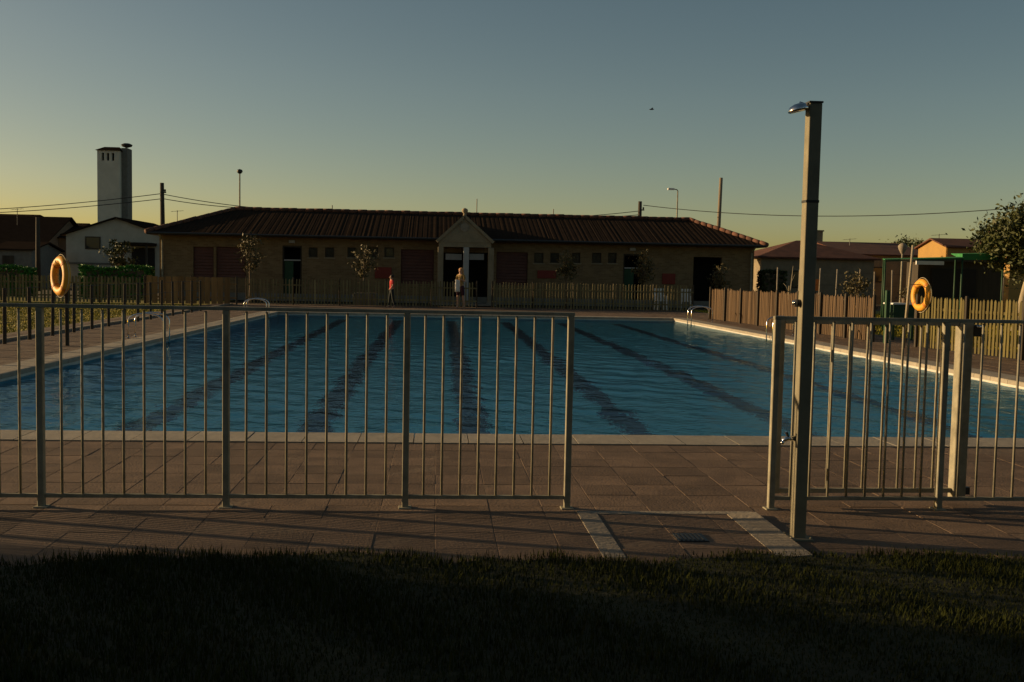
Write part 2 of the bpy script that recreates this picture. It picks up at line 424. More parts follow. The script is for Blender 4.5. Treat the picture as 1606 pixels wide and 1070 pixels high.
# coping stones, each its own piece
def coping_side(a, c, n, w, nx, ny, skip=0.0):
    for i in range(n):
        p, q = lerp(a, c, i / n), lerp(a, c, (i + 1) / n)
        d = Vector((q[0] - p[0], q[1] - p[1])); L = d.length; d /= L; g = 0.004
        o2 = Vector((nx, ny))
        b = MB(); lip = 0.025
        A = Vector(p) + d * g - o2 * lip; B = Vector(q) - d * g - o2 * lip; C = Vector(q) - d * g + o2 * w; D = Vector(p) + d * g + o2 * w
        z1 = 0.016 + rng.uniform(-0.0015, 0.0015); ch = 0.012
        A2, B2 = A + o2 * ch, B + o2 * ch
        b.add([(*A, -0.055), (*B, -0.055), (*C, -0.055), (*D, -0.055), (*A, z1 - ch), (*B, z1 - ch), (*A2, z1), (*B2, z1), (*C, z1), (*D, z1)],
              [(3, 2, 1, 0), (0, 1, 5, 4), (4, 5, 7, 6), (6, 7, 8, 9), (1, 2, 8, 7, 5), (2, 3, 9, 8), (3, 0, 4, 6, 9)])
        b.build('coping_stone', M['coping'], basin)
coping_side(lerp(P_NL, P_NR, -0.035), lerp(P_NL, P_NR, 1.035), 33, 0.52, 0, -1)
coping_side(P_NR, P_FR, 55, 0.5, 1, 0)
coping_side(lerp(P_FL, P_FR, -0.03), lerp(P_FL, P_FR, 1.03), 30, 0.5, 0, 1)
coping_side(P_NL, P_FL, 55, 0.5, -1, 0)
# low kerb along the left side of the deck
b = MB()
for i in range(26): b.box(-8.62, -8.50, 9 + i * 1.35, 9 + i * 1.35 + 1.34, -0.003, 0.05)
b.build('kerb', M['concrete'], deck)

# ------------------------------------------------------------------ shower tray let into the paving
TRX0, TRX1, TRY0, TRY1 = 0.93, 2.10, 5.50, 6.61
tray = thing('shower_tray', 'shower floor framed by pale concrete strips in the paving below the steel shower', 'shower tray', (TRX0, TRY0, 0))
b = MB(); b.cbox(0.0, 0.13, 0, TRY1 - TRY0 - 0.082, -0.003, 0.009, 0.004); b.build('border_strip', M['concrete'], tray)
b = MB(); W_ = TRX1 - TRX0; L_ = TRY1 - TRY0
b.add([(W_ - 0.19, 0, -0.003), (W_, 0, -0.003), (W_, L_ - 0.082, -0.003), (W_ - 0.19, L_ - 0.082, -0.003),
       (W_ - 0.19, 0, 0.009), (W_, 0, 0.024), (W_, L_ - 0.082, 0.024), (W_ - 0.19, L_ - 0.082, 0.009)],
      [(3, 2, 1, 0), (4, 5, 6, 7), (0, 1, 5, 4), (1, 2, 6, 5), (2, 3, 7, 6), (3, 0, 4, 7)])
b.build('border_strip', M['concrete'], tray)
b = MB(); b.cbox(0.0, W_, L_ - 0.08, L_, -0.003, 0.009, 0.004); b.build('border_strip', M['concrete'], tray)
dr = MB(); dr.cbox(0.50, 0.68, 0.34, 0.52, -0.002, 0.012, 0.003)
drain = dr.build('drain', M['dark_metal'], tray)
b = MB()
for i in range(6): b.box(0.515 + i * 0.026, 0.527 + i * 0.026, 0.355, 0.505, 0.0125, 0.016)
b.build('grate', M['dark_metal'], drain)

# ------------------------------------------------------------------ outdoor shower
SHX, SHY = 2.165, 5.925
sh = thing('outdoor_shower', 'tall square steel shower post with a round head beside the fence opening', 'shower', (SHX, SHY, 0.005))
b = MB(); hw = 0.037
b.cbox(-hw, hw, -hw, hw, 0.012, 2.555, 0.003); b.build('post', M['stainless'], sh)
b = MB(); b.cbox(-0.075, 0.075, -0.075, 0.075, 0.0, 0.012, 0.004)
bp_ = b.build('base_plate', M['stainless'], sh)
for sx in (-1, 1):
    for sy in (-1, 1):
        q = MB(); q.lathe([(0.0, 0.024), (0.009, 0.024), (0.009, 0.0121)], 6, (sx * 0.058, sy * 0.058, 0)); q.build('bolt', M['galv'], bp_)
b = MB(); b.box(-hw - 0.004, hw + 0.004, -hw - 0.004, hw + 0.004, 2.556, 2.566); b.build('cap', M['dark_metal'], sh)
b = MB(); b.box(-hw - 0.002, hw + 0.002, -hw - 0.002, hw + 0.002, 1.985, 2.0); b.build('seam_band', M['dark_metal'], sh)
b = MB()
hx = MB(); prof = [(0.0, 0.034), (0.02, 0.034), (0.05, 0.022), (0.062, 0.004), (0.062, -0.006), (0.054, -0.012), (0.0, -0.012)]
hx.lathe(prof, 20)
head = hx.build('shower_head', M['chrome'], sh, True, (-hw - 0.052, 0, 2.52)); head.rotation_euler = (0, rad(-14), 0)
b.tube([(-hw + 0.002, 0, 2.53), (-hw - 0.02, 0, 2.548), (-hw - 0.05, 0, 2.556)], 0.012, 8); b.build('shower_arm', M['chrome'], sh, True)
b = MB(); b.tube([(-hw - 0.001, 0, 0.60), (-hw - 0.045, 0, 0.60), (-hw - 0.075, 0, 0.585)], [0.016, 0.014, 0.012], 10)
tap = b.build('foot_tap', M['chrome'], sh, True)
q = MB(); q.bar((-hw - 0.04, 0, 0.60), (-hw - 0.055, 0.0, 0.64), 0.02, 0.012); q.build('tap_lever', M['chrome'], tap)
q = MB(); q.tube([(-hw - 0.07, 0, 0.585), (-hw - 0.078, 0, 0.565)], 0.013, 8); q.build('spout', M['chrome'], tap, True)
b = MB(); b.tube([(-hw - 0.001, -0.0, 1.40), (-hw - 0.03, 0, 1.40)], [0.022, 0.022], 12)
valve = b.build('push_valve', M['dark_metal'], sh, True)
q = MB(); q.tube([(-hw - 0.03, 0, 1.40), (-hw - 0.046, 0, 1.402)], [0.017, 0.014], 12); q.build('push_button', M['chrome'], valve, True)

# ------------------------------------------------------------------ galvanised fence in front of the pool
FY, FH = 6.70, 1.275
post_me = MB().cbox(-0.021, 0.021, -0.021, 0.021, 0.006, FH, 0.004).mesh('post', M['galv'])
foot_me = MB().cbox(-0.042, 0.042, -0.042, 0.042, 0.004, 0.012, 0.003).mesh('foot_plate', M['galv'])
BZ0, BZ1 = 0.090, FH - 0.006
bar_me = MB().tube([(0, 0, BZ0 + 0.0), (0, 0, BZ1)], 0.0085, 8).mesh('bar', M['galv'], True)
def steel_fence(name, label, posts, nb, ends):
    f = thing(name, label, 'fence', (0, FY, 0))
    for x in posts:
        p = put('post', post_me, f, (x, 0, 0)); put('foot_plate', foot_me, p)
    x0, x1 = posts[0], posts[-1]
    b = MB(); b.cbox(x0 - 0.023, x1 + 0.023, -0.02, 0.02, FH + 0.0005, FH + 0.024, 0.004); b.build('top_rail', M['galv'], f)
    for a, c in zip(posts[:-1], posts[1:]):
        b = MB(); b.box(a + 0.022, c - 0.022, -0.013, 0.013, BZ0 - 0.024, BZ0 - 0.0005); b.build('bottom_rail', M['galv'], f)
        for k in range(nb):
            put('bar', bar_me, f, (a + (c - a) * (k + 1) / (nb + 1), 0, 0), rng.random())
    return f
steel_fence('steel_fence', 'long galvanised bar fence left of the opening, ending at the shower floor', [-6.0, -4.83, -3.65, -2.4875, -1.3336, -0.1847, 0.88], 8, 1)
steel_fence('steel_fence', 'galvanised bar fence right of the shower with the open gate folded against it', [2.2555, 3.4162, 4.58, 5.74, 6.9], 8, 1)
gate = thing('steel_gate', 'open barred steel gate with a thick end post folded back behind the right fence', 'gate', (2.33, FY + 0.13, 0), rad(1.5))
GW = 1.30
b = MB(); b.cbox(-0.02, 0.02, -0.02, 0.02, 0.085, 1.285, 0.003); b.build('hinge_stile', M['galv'], gate)
b = MB(); b.cbox(GW - 0.045, GW + 0.045, -0.04, 0.04, 0.045, 1.285, 0.005); b.build('end_post', M['galv'], gate)
b = MB(); b.cbox(0.021, GW - 0.046, -0.02, 0.02, 1.245, 1.283, 0.003); b.build('top_rail', M['galv'], gate)
b = MB(); b.box(0.021, GW - 0.046, -0.014, 0.014, 0.087, 0.117); b.build('bottom_rail', M['galv'], gate)
gb = MB().tube([(0, 0, 0.118), (0, 0, 1.2445)], 0.0085, 8).mesh('bar', M['galv'], True)
for k in range(9):
    put('bar', gb, gate, (0.105 + k * 0.1265, 0, 0))
b = MB(); b.cbox(GW + 0.046, GW + 0.12, -0.03, 0.03, 1.175, 1.255, 0.006)
lock = b.build('lock_box', M['dark_metal'], gate)
q = MB(); q.tube([(GW + 0.085, -0.031, 1.245), (GW + 0.085, -0.055, 1.245), (GW + 0.055, -0.06, 1.245)], 0.008, 8); q.build('handle', M['chrome'], lock, True)
b = MB(); b.box(GW + 0.046, GW + 0.085, -0.02, 0.02, 0.075, 0.125); b.build('stop_lug', M['dark_metal'], gate)
for z in (0.3, 1.1):
    b = MB(); b.tube([(-0.032, -0.03, z - 0.04), (-0.032, -0.03, z + 0.04)], 0.011, 8); b.build('hinge', M['galv'], gate, True)

# ------------------------------------------------------------------ timber fences round the pool
def paling_mesh(w, h, th, tip, m, n):
    out = []
    for k in range(n):
        dh = rng.uniform(-0.03, 0.03) * h; ln = rng.uniform(-0.012, 0.012); hw_ = w / 2 * rng.uniform(0.9, 1.08)
        q = MB(); z1 = h + dh
        q.add([(-hw_, -th / 2, 0.02), (hw_, -th / 2, 0.02), (hw_, th / 2, 0.02), (-hw_, th / 2, 0.02),
               (-hw_ + ln, -th / 2, z1 - tip), (hw_ + ln, -th / 2, z1 - tip), (hw_ + ln, th / 2, z1 - tip), (-hw_ + ln, th / 2, z1 - tip),
               (ln - hw_ * 0.35, -th / 2, z1), (ln + hw_ * 0.35, -th / 2, z1), (ln + hw_ * 0.35, th / 2, z1), (ln - hw_ * 0.35, th / 2, z1)],
              [(3, 2, 1, 0), (0, 1, 5, 4), (1, 2, 6, 5), (2, 3, 7, 6), (3, 0, 4, 7), (4, 5, 9, 8), (5, 6, 10, 9), (6, 7, 11, 10), (7, 4, 8, 11), (8, 9, 10, 11)])
        out.append(q.mesh('paling' if m is not M['board'] else 'board', m))
    return out
def timber_fence(label, A, B, pitch, w, h, m, tip=0.04, th=0.018, post_step=1.8, post_front=False, name='paling', post_m=None):
    A, B = Vector(A), Vector(B); d = B - A; L = d.length; ang = math.atan2(d.y, d.x)
    f = thing('timber_fence', label, 'fence', (A.x, A.y, 0.0), ang)
    ms = paling_mesh(w, h, th, tip, m, 6)
    n = int(L / pitch)
    for k in range(n):
        o = put(name, ms[rng.randrange(6)], f, ((k + 0.5) * pitch + rng.uniform(-0.1, 0.1) * pitch, 0, 0))
        o.rotation_euler = (0, rng.uniform(-0.02, 0.02), 0)
    for z in (0.28, h - 0.28):
        b = MB(); b.box(0, L, th / 2 + 0.002, th / 2 + 0.042, z - 0.03, z + 0.03); b.build('rail', post_m or m, f)
    np_ = max(2, round(L / post_step) + 1)
    for k in range(np_):
        x = L * k / (np_ - 1)
        y0 = -th / 2 - 0.065 if post_front else th / 2 + 0.045
        b = MB(); b.cbox(x - 0.032, x + 0.032, y0, y0 + 0.062, 0.0, h + 0.05, 0.006)
        b.build('post', post_m or M['dark_wood'], f)
    return f
timber_fence('weathered greenish paling fence at the far left with a green hedge behind it', (-24.5, 43.2), (-11.95, 43.4), 0.140, 0.075, 1.08, M['green_paling'], th=0.035)
timber_fence('fence of wide brown boards beside the left corner of the bathhouse', (-11.9, 43.4), (-8.25, 43.5), 0.262, 0.222, 1.13, M['board'], tip=0.0, name='board')
timber_fence('dim paling fence in front of the bathhouse left of the doorway', (-8.1, 44.9), (1.75, 44.9), 0.135, 0.055, 1.12, M['green_paling'], th=0.035)
timber_fence('brown paling fence in front of the bathhouse right of the doorway', (2.42, 44.9), (11.3, 44.9), 0.135, 0.055, 1.12, M['green_paling'], th=0.035)
timber_fence('sunlit paling fence along the right side of the pool deck with posts facing the pool', (9.98, 37.0), (10.93, 25.05), 0.105, 0.078, 1.13, M['paling'], post_front=True, post_step=1.45)
timber_fence('yellowish paling fence at the right edge with grass showing between its slats', (11.2, 23.3), (13.0, 11.0), 0.112, 0.066, 1.19, M['yellow_paling'], post_front=True, post_step=1.9)
b = MB(); b.cbox(-0.05, 0.05, -0.05, 0.05, 0, 1.3, 0.008)
t = b.build('gate_post', M['green_paint'], None, loc=(11.02, 24.6, 0)); tag(t, 'dark green post where the right timber fence stops', 'post')

# post-and-wire fence left of the pool
pf = thing('post_fence', 'dark timber posts with wires along the left edge of the pool deck', 'fence', (-8.2, 0, 0))
pm = [MB().cbox(-0.03, 0.03, -0.03, 0.03, 0, 1.08 + rng.uniform(-0.03, 0.05), 0.008).mesh('post', M['dark_wood']) for _ in range(4)]
ys = [14.0 + 1.262 * k for k in range(19)]
for y in ys:
    o = put('post', pm[rng.randrange(4)], pf, (rng.uniform(-0.015, 0.015), y, 0)); o.rotation_euler = (rng.uniform(-0.015, 0.015), rng.uniform(-0.02, 0.02), 0)
for z in (0.42, 0.75, 1.06):
    b = MB(); b.tube([(0.045, y, z - 0.008 * (k % 2)) for k, y in enumerate(ys)], 0.004, 5); b.build('wire', M['dark_metal'], pf)

# ------------------------------------------------------------------ lifebuoys
def lifebuoy(label, loc, rotz, tilt):
    t = thing('lifebuoy', label, 'lifebuoy', loc, rotz, 'orange lifebuoys beside the pool')
    t.rotation_euler = (0, tilt, rotz)
    R, r = 0.295, 0.082
    b = MB(); n, m_ = 40, 12
    for i in range(n):
        a = 2 * math.pi * i / n
        for j in range(m_):
            c = 2 * math.pi * j / m_
            rr = R + r * math.cos(c)
            b.v.append((0.88 * r * math.sin(c), rr * math.cos(a), rr * math.sin(a)))
    for i in range(n):
        for j in range(m_):
            b.f.append((i * m_ + j, i * m_ + (j + 1) % m_, ((i + 1) % n) * m_ + (j + 1) % m_, ((i + 1) % n) * m_ + j))
    b.build('ring', M['orange'], t, True)
    for q in range(4):
        b = MB(); a0 = math.pi / 4 + q * math.pi / 2
        k_ = 4
        for i in range(k_):
            a = a0 - 0.08 + 0.16 * i / (k_ - 1)
            for j in range(m_):
                c = 2 * math.pi * j / m_; rr = R + (r + 0.005) * math.cos(c)
                b.v.append((0.88 * (r + 0.005) * math.sin(c), rr * math.cos(a), rr * math.sin(a)))
        for i in range(k_ - 1):
            for j in range(m_):
                b.f.append((i * m_ + j, i * m_ + (j + 1) % m_, (i + 1) * m_ + (j + 1) % m_, (i + 1) * m_ + j))
        b.build('band', M['buoy_band'], t, True)
    b = MB(); pts = []
    for i in range(33):
        a = 2 * math.pi * i / 32 + math.pi / 4
        sag = 0.5 - 0.5 * math.cos(4 * (a - math.pi / 4))
        pts.append((0.0, (R + r + 0.006 + 0.022 * sag) * math.cos(a), (R + r + 0.006 + 0.022 * sag) * math.sin(a)))
    b.tube(pts, 0.005, 5); b.build('grab_rope', M['rope'], t)
    return t
lb = at(95, 433, 20.0); lifebuoy('orange lifebuoy on the left of the pool', lb, rad(40), 0.02)
rb = at(1445, 463, 23.2); lifebuoy('bright orange lifebuoy hanging on a slim pole at the right fence', rb, rad(6), 0.03)
p = thing('lifebuoy_post', 'dark post with a hook carrying the left lifebuoy', 'post', (lb.x + 0.085, lb.y + 0.075, 0))
b = MB(); b.cbox(-0.03, 0.03, -0.03, 0.03, 0, 1.62, 0.005); b.build('pole', M['dark_wood'], p)
b = MB(); b.tube([(-0.03, -0.02, lb.z + 0.22), (-0.085, -0.075, lb.z + 0.235), (-0.15, -0.13, lb.z + 0.245), (-0.155, -0.135, lb.z + 0.29)], 0.009, 6); b.build('hook', M['dark_metal'], p)
pr = G_ = at(1432, 385, 23.0)
p = thing('lifebuoy_post', 'slim pale pole leaning beside the right lifebuoy', 'post', (pr.x, pr.y, 0))
b = MB(); b.tube([(-0.12, 0, 0), (-0.06, 0, 1.2), (0.0, 0, pr.z)], [0.035, 0.032, 0.028], 10); b.build('pole', M['pale_bark'], p, True)
b = MB(); hz = rb.z + 0.24; b.tube([(-0.03, 0, hz - 0.01), (0.12, 0.1, hz), (rb.x - pr.x + 0.01, rb.y - pr.y, hz + 0.01), (rb.x - pr.x - 0.07, rb.y - pr.y, hz + 0.05)], 0.009, 6); b.build('hook', M['dark_metal'], p)

# ------------------------------------------------------------------ pool ladders
def ladder():
    t = thing('pool_ladder', 'polished steel pool ladder on the left edge nearest the fence', 'pool ladder', (0, 0, 0), 0, 'steel pool ladders')
    for sy in (-0.25, 0.25):
        pts = [(-0.62, sy, 0.006), (-0.62, sy, 0.34)]
        for k in range(9):
            a = math.pi - math.pi * k / 8
            pts.append((-0.26 + 0.36 * math.cos(a), sy, 0.38 + 0.16 * math.sin(a)))
        pts += [(0.10, sy, 0.2), (0.10, sy, -0.9)]
        b = MB(); b.tube(pts, 0.018, 10); r = b.build('rail', M['chrome'], t, True)
        q = MB(); q.lathe([(0.05, 0.017), (0.045, 0.024), (0.022, 0.026)], 12, (-0.62, sy, 0)); q.build('flange', M['chrome'], r, True)
    for z in (-0.2, -0.48, -0.76):
        b = MB(); b.cbox(0.07, 0.15, -0.229, 0.229, z - 0.015, z + 0.015, 0.005); b.build('tread', M['stainless'], t)
    return t
l0 = ladder()
def edge_x(side, y):
    t_ = (y - 9.74) / (37.1 - 9.74)
    return (P_NL[0] + (P_FL[0] - P_NL[0]) * t_) if side < 0 else (P_NR[0] + (P_FR[0] - P_NR[0]) * t_)
l0.location = (edge_x(-1, 22.6), 22.6, 0)
copy_tree(l0, (edge_x(-1, 34.6), 34.6, 0), 0, 'small distant pool ladder at the far left corner of the pool')
copy_tree(l0, (edge_x(1, 26.6), 26.6, 0), math.pi, 'pool ladder on the right edge seen behind the folded gate')
copy_tree(l0, (edge_x(1, 34.6), 34.6, 0), math.pi, 'small distant pool ladder at the far right corner of the pool')

# ------------------------------------------------------------------ bathhouse
BY = 50.0
bh = thing('bathhouse', 'long low brick bathhouse with a hipped tile roof and a gabled porch', 'building', (1.35, BY, 0))
def L(px, py, Y=BY):
    p = at(px, py, Y); return p.x - 1.35, p.z
WX0, WX1, WZ1 = -14.4, 14.2, 3.02
ops = []          # openings: (x0, x1, z0, z1, kind)
def op(px0, px1, py0, py1, kind, to_floor=False):
    x0, z1 = L(px0, py0); x1, z0 = L(px1, py1)
    ops.append((x0, x1, 0.02 if to_floor else max(0.02, z0), min(2.9, z1), kind))
op(303, 335, 387, 436, 'shutter'); op(339, 386, 387, 436, 'shutter')
op(443, 473, 385, 470, 'door', True)
for a in ((484, 498), (510, 524), (545, 558), (579, 593), (603, 618)): op(a[0], a[1], 388, 404, 'win')
op(629, 680, 391, 446, 'shutter')
op(779, 827, 395, 448, 'shutter')
for a in ((838, 852), (863, 877), (897, 910), (929, 943), (954, 967)): op(a[0], a[1], 396.5, 413, 'win')
op(978, 1008, 398, 470, 'door', True)
op(1088, 1131, 403, 455, 'open', True)
op(694, 726, 396, 470, 'dark', True); op(732, 764, 396, 470, 'dark', True)
ops.sort()
b = MB(); x = WX0; TH = 0.28
for (x0, x1, z0, z1, k) in ops:
    b.box(x, x0, 0, TH, 0, WZ1)
    if z0 > 0.03: b.box(x0, x1, 0, TH, 0, z0)
    b.box(x0, x1, 0, TH, z1, WZ1); x = x1
b.box(x, WX1, 0, TH, 0, WZ1)
b.box(WX0, WX0 + TH, TH, 8.6, 0, WZ1); b.box(WX1 - TH, WX1, TH, 8.6, 0, WZ1); b.box(WX0, WX1, 8.6, 8.6 + TH, 0, WZ1)
b.build('wall', M['brick'], bh)
b = MB(); b.box(WX0 + 0.3, WX1 - 0.3, 1.6, 1.7, 0.02, 2.9); b.build('inner_wall', M['void'], bh)
b = MB(); b.box(WX0 - 0.03, WX1 + 0.03, -0.05, 0.0, 0, 0.35); b.build('plinth', M['grey_concrete'], bh)
for (x0, x1, z0, z1, k) in ops:
    if k == 'win':
        b = MB(); fw = 0.05
        b.box(x0, x1, 0.10, 0.16, z0, z0 + fw); b.box(x0, x1, 0.10, 0.16, z1 - fw, z1); b.box(x0, x0 + fw, 0.10, 0.16, z0 + fw, z1 - fw); b.box(x1 - fw, x1, 0.10, 0.16, z0 + fw, z1 - fw)
        w = b.build('window', M['dark_wood'], bh)
        q = MB(); q.box(x0 + fw, x1 - fw, 0.125, 0.14, z0 + fw, z1 - fw); q.build('pane', M['glass'], w)
        q = MB(); q.box(x0 - 0.06, x1 + 0.06, -0.04, 0.098, z0 - 0.06, z0 - 0.002); q.build('sill', M['stone'], w)
    elif k == 'shutter':
        b = MB(); nsl = int((z1 - z0) / 0.14)
        b.box(x0, x1, 0.13, 0.17, z0, z1)
        s = b.build('shutter', M['shutter'], bh)
        q = MB(); st = (z1 - z0) / nsl
        for i in range(nsl):
            q.add([(x0 + 0.04, 0.128, z0 + i * st), (x1 - 0.04, 0.128, z0 + i * st), (x1 - 0.04, 0.09, z0 + i * st + 0.01), (x0 + 0.04, 0.09, z0 + i * st + 0.01),
                   (x0 + 0.04, 0.128, z0 + (i + 1) * st - 0.01), (x1 - 0.04, 0.128, z0 + (i + 1) * st - 0.01)], [(0, 1, 2, 3), (3, 2, 5, 4), (0, 3, 4), (1, 5, 2)])
        tag(q.build('slats', M['shutter'], s), kind='stuff')
    elif k == 'door':
        b = MB(); b.box(x0, x0 + 0.07, 0.06, 0.16, z0, z1); b.box(x1 - 0.07, x1, 0.06, 0.16, z0, z1); b.box(x0 + 0.07, x1 - 0.07, 0.06, 0.16, z1 - 0.08, z1)
        d = b.build('door_frame', M['dark_wood'], bh)
        q = MB(); q.box(x0 + 0.07, x1 - 0.07, 0.06, 0.14, z1 - 0.72, z1 - 0.66); q.build('transom_bar', M['pale_panel'], d)
        q = MB(); q.box(x0 + 0.08, x0 + 0.55 * (x1 - x0), 0.13, 0.17, z0 + 0.02, z1 - 0.74); q.build('door_leaf', M['green_paint'], d)
M['ridge'] = mat('reddish ridge tile', (0.12, 0.055, 0.035), 0.9, var=0.4, scale=2.5, rand=0.25)
# hipped roof: tile rolls built as ribs running down each slope
EX0, EX1, EY0, EY1, EZ = -14.85, 14.62, -0.65, 9.4, 3.10
RX0, RX1, RY, RZ = -11.7, 11.95, 4.2, 4.50
def tilt_z(x): return 0.0
def roof_slope(bm, e0, e1, r0, r1, up, pitch=0.24, rise=0.010):
    """e0-e1 eave, r0-r1 ridge (same direction); columns of half-round tiles"""
    e0, e1, r0, r1 = map(Vector, (e0, e1, r0, r1)); d = (e1 - e0).normalized(); Lr = (e1 - e0).length
    s0, s1 = (r0 - e0).dot(d), (r1 - e0).dot(d)
    base = e0; run = (r0 - e0) - d * s0
    def top(s):
        if s < s0: return s / max(s0, 1e-6)
        if s > s1: return (Lr - s) / max(Lr - s1, 1e-6)
        return 1.0
    n = int(Lr / pitch); nrm = Vector(up)
    prof = [(0.0, 0.0), (0.18, 0.75), (0.5, 1.0), (0.82, 0.75), (1.0, 0.0)]
    for i in range(n):
        o = len(bm.v); a = Lr * i / n; w = Lr / n
        for u, h in prof:
            s = a + u * w; t_ = max(0.0, min(1.0, top(s)))
            wob = rng.uniform(-0.006, 0.006)
            bm.v.append(tuple(base + d * s + nrm * (rise * h + wob))); bm.v.append(tuple(base + d * s + run * t_ + nrm * (rise * h + wob)))
        for j in range(4):
            bm.f.append((o + 2 * j, o + 2 * j + 2, o + 2 * j + 3, o + 2 * j + 1))
        bm.f.append((o, o + 8, o + 6, o + 4, o + 2))
b = MB()
E_ = [(EX0, EY0, EZ), (EX1, EY0, EZ), (EX1, EY1, EZ), (EX0, EY1, EZ)]; Ra, Rb = (RX0, RY, RZ), (RX1, RY, RZ)
for (p, q, r_, s_) in ((E_[0], E_[1], Ra, Rb), (E_[2], E_[3], Rb, Ra)):
    nv = (Vector(q) - Vector(p)).cross(Vector(r_) - Vector(p)).normalized(); roof_slope(b, p, q, r_, s_, nv)
for (p, q, r_) in ((E_[1], E_[2], Rb), (E_[3], E_[0], Ra)):
    nv = (Vector(q) - Vector(p)).cross(Vector(r_) - Vector(p)).normalized(); roof_slope(b, p, q, r_, r_, nv)
rf = b.build('roof', M['roof'], bh)
b = MB(); b.add([E_[0], E_[1], E_[2], E_[3], Ra, Rb], [(0, 1, 5, 4), (2, 3, 4, 5), (1, 2, 5), (3, 0, 4)])
b.v = [(x_, y_, z_ - 0.03) for x_, y_, z_ in b.v]
b.build('roof_deck', M['dark_wood'], rf)
b = MB(); b.box(EX0 + 0.02, EX1 - 0.02, EY0 + 0.02, EY1 - 0.02, EZ - 0.09, EZ - 0.035); b.build('soffit', M['dark_wood'], rf)
rt_me = [MB().tube([(0, 0, 0), (0.23, 0, 0.012), (0.46, 0, 0.03)], [0.12, 0.115, 0.10], 8).mesh('ridge_tile', M['ridge'], True) for _ in range(2)]
for (p, q) in ((Ra, Rb), (E_[0], Ra), (E_[1], Rb)):
    p, q = Vector(p), Vector(q); d = q - p; n = int(d.length / 0.44)
    for i in range(n):
        o = put('ridge_tile', rt_me[i % 2], rf, p + d * (i / n) + Vector((0, 0, 0.03 + rng.uniform(-0.01, 0.012))))
        o.rotation_euler = (0, -math.atan2(d.z, d.xy.length), math.atan2(d.y, d.x) + rng.uniform(-0.04, 0.04))
b = MB(); b.tube([(EX0 + 0.05, EY0 - 0.07, EZ - 0.03), (0, EY0 - 0.07, EZ - 0.02), (EX1 - 0.05, EY0 - 0.07, EZ - 0.03)], 0.055, 8); b.build('gutter', M['dark_metal'], bh)
for x_ in (WX0 + 0.15, WX1 - 0.15):
    b = MB(); b.tube([(x_, EY0 - 0.05, EZ - 0.06), (x_, -0.09, EZ - 0.35), (x_, -0.09, 0.05)], 0.045, 8); b.build('downpipe', M['galv'], bh)
# gabled porch
PY = -1.9
gx0, gz0 = L(685, 379, BY + PY); gx1, _ = L(774, 381, BY + PY); gxm, gz1 = L(729, 341, BY + PY)
gz0 = (gz0 + 2.90) / 2
b = MB(); b.prism([(gx0 + 0.06, gz0), (gx1 - 0.06, gz0), (gxm, gz1 - 0.05)], PY, PY + 0.25); b.prism([(gx0 + 0.1, gz0 - 0.22), (gx1 - 0.1, gz0 - 0.22), (gx1 - 0.1, gz0 - 0.001), (gx0 + 0.1, gz0 - 0.001)], PY + 0.02, PY + 0.24)
g = b.build('porch_gable', M['stone'], bh)
b = MB()
for (a_, c_) in (((gx0, gz0), (gxm, gz1)), ((gx1, gz0), (gxm, gz1))):
    b.bar((a_[0], PY + 0.1, a_[1] + 0.02), (c_[0], PY + 0.1, c_[1] + 0.05), 0.36, 0.13, (0, 0, 1))
b.build('gable_coping', M['stone'], g)
b = MB(); b.lathe([(0.0, 0.05), (0.08, 0.05), (0.07, 0.12), (0.05, 0.15), (0.12, 0.21), (0.15, 0.29), (0.12, 0.37), (0.0, 0.42)], 14, (gxm, PY + 0.12, gz1 + 0.02)); b.build('ball_finial', M['stone'], g, True)
mz = L(729, 357, BY + PY)[1]
b = MB(); n = 20
b.add([(gxm + 0.2 * math.cos(2 * math.pi * i / n), PY - 0.03, mz + 0.2 * math.sin(2 * math.pi * i / n)) for i in range(n)] + [(gxm + 0.2 * math.cos(2 * math.pi * i / n), PY - 0.0005, mz + 0.2 * math.sin(2 * math.pi * i / n)) for i in range(n)],
      [tuple(range(n)[::-1])] + [(i, (i + 1) % n, n + (i + 1) % n, n + i) for i in range(n)])
b.build('medallion', M['concrete'], g)
b = MB(); b.add([(gx0, PY + 0.26, gz0), (gxm, PY + 0.26, gz1 - 0.06), (gx1, PY + 0.26, gz0), (gx0, 4.0, gz0), (gxm, 4.0, gz1 - 0.06), (gx1, 4.0, gz0)], [(0, 1, 4, 3), (1, 2, 5, 4)]); b.build('porch_roof', M['roof'], bh)
b = MB(); b.box(gx0 + 0.1, gx1 - 0.1, PY + 0.3, -0.001, gz0 - 0.2, gz0 - 0.12); b.build('porch_ceiling', M['dark_wood'], bh)
for px in (690, 730, 769):
    cx_, _z = L(px, 470, BY + PY); w_ = 0.13
    b = MB(); b.cbox(cx_ - w_, cx_ + w_, PY, PY + 2 * w_, 0.02, gz0 - 0.225, 0.015); c_ = b.build('porch_column', M['stone'] if px != 730 else M['pale_panel'], bh)
    q = MB(); q.box(cx_ - w_ - 0.04, cx_ + w_ + 0.04, PY - 0.04, PY + 2 * w_ + 0.04, 0.0, 0.18); q.build('column_base', M['concrete'], c_)
for px0, px1 in ((699, 724), (736, 759)):
    x0, z1 = L(px0, 398, BY + PY + 0.6); x1, z0 = L(px1, 408, BY + PY + 0.6)
    b = MB(); b.cbox(x0, x1, PY + 0.55, PY + 0.62, z0, z1, 0.01); s_ = b.build('lintel_panel', M['pale_panel'], bh)
    q = MB(); q.box(x0, x0 + 0.03, PY + 0.57, PY + 0.60, z1, gz0 - 0.2); q.box(x1 - 0.03, x1, PY + 0.57, PY + 0.60, z1, gz0 - 0.2); q.build('hanger', M['dark_metal'], s_)
b = MB(); b.cbox(gx0 - 0.2, gx1 + 0.2, PY - 0.5, -0.052, 0.0, 0.055, 0.01); b.build('porch_step', M['concrete'], bh)
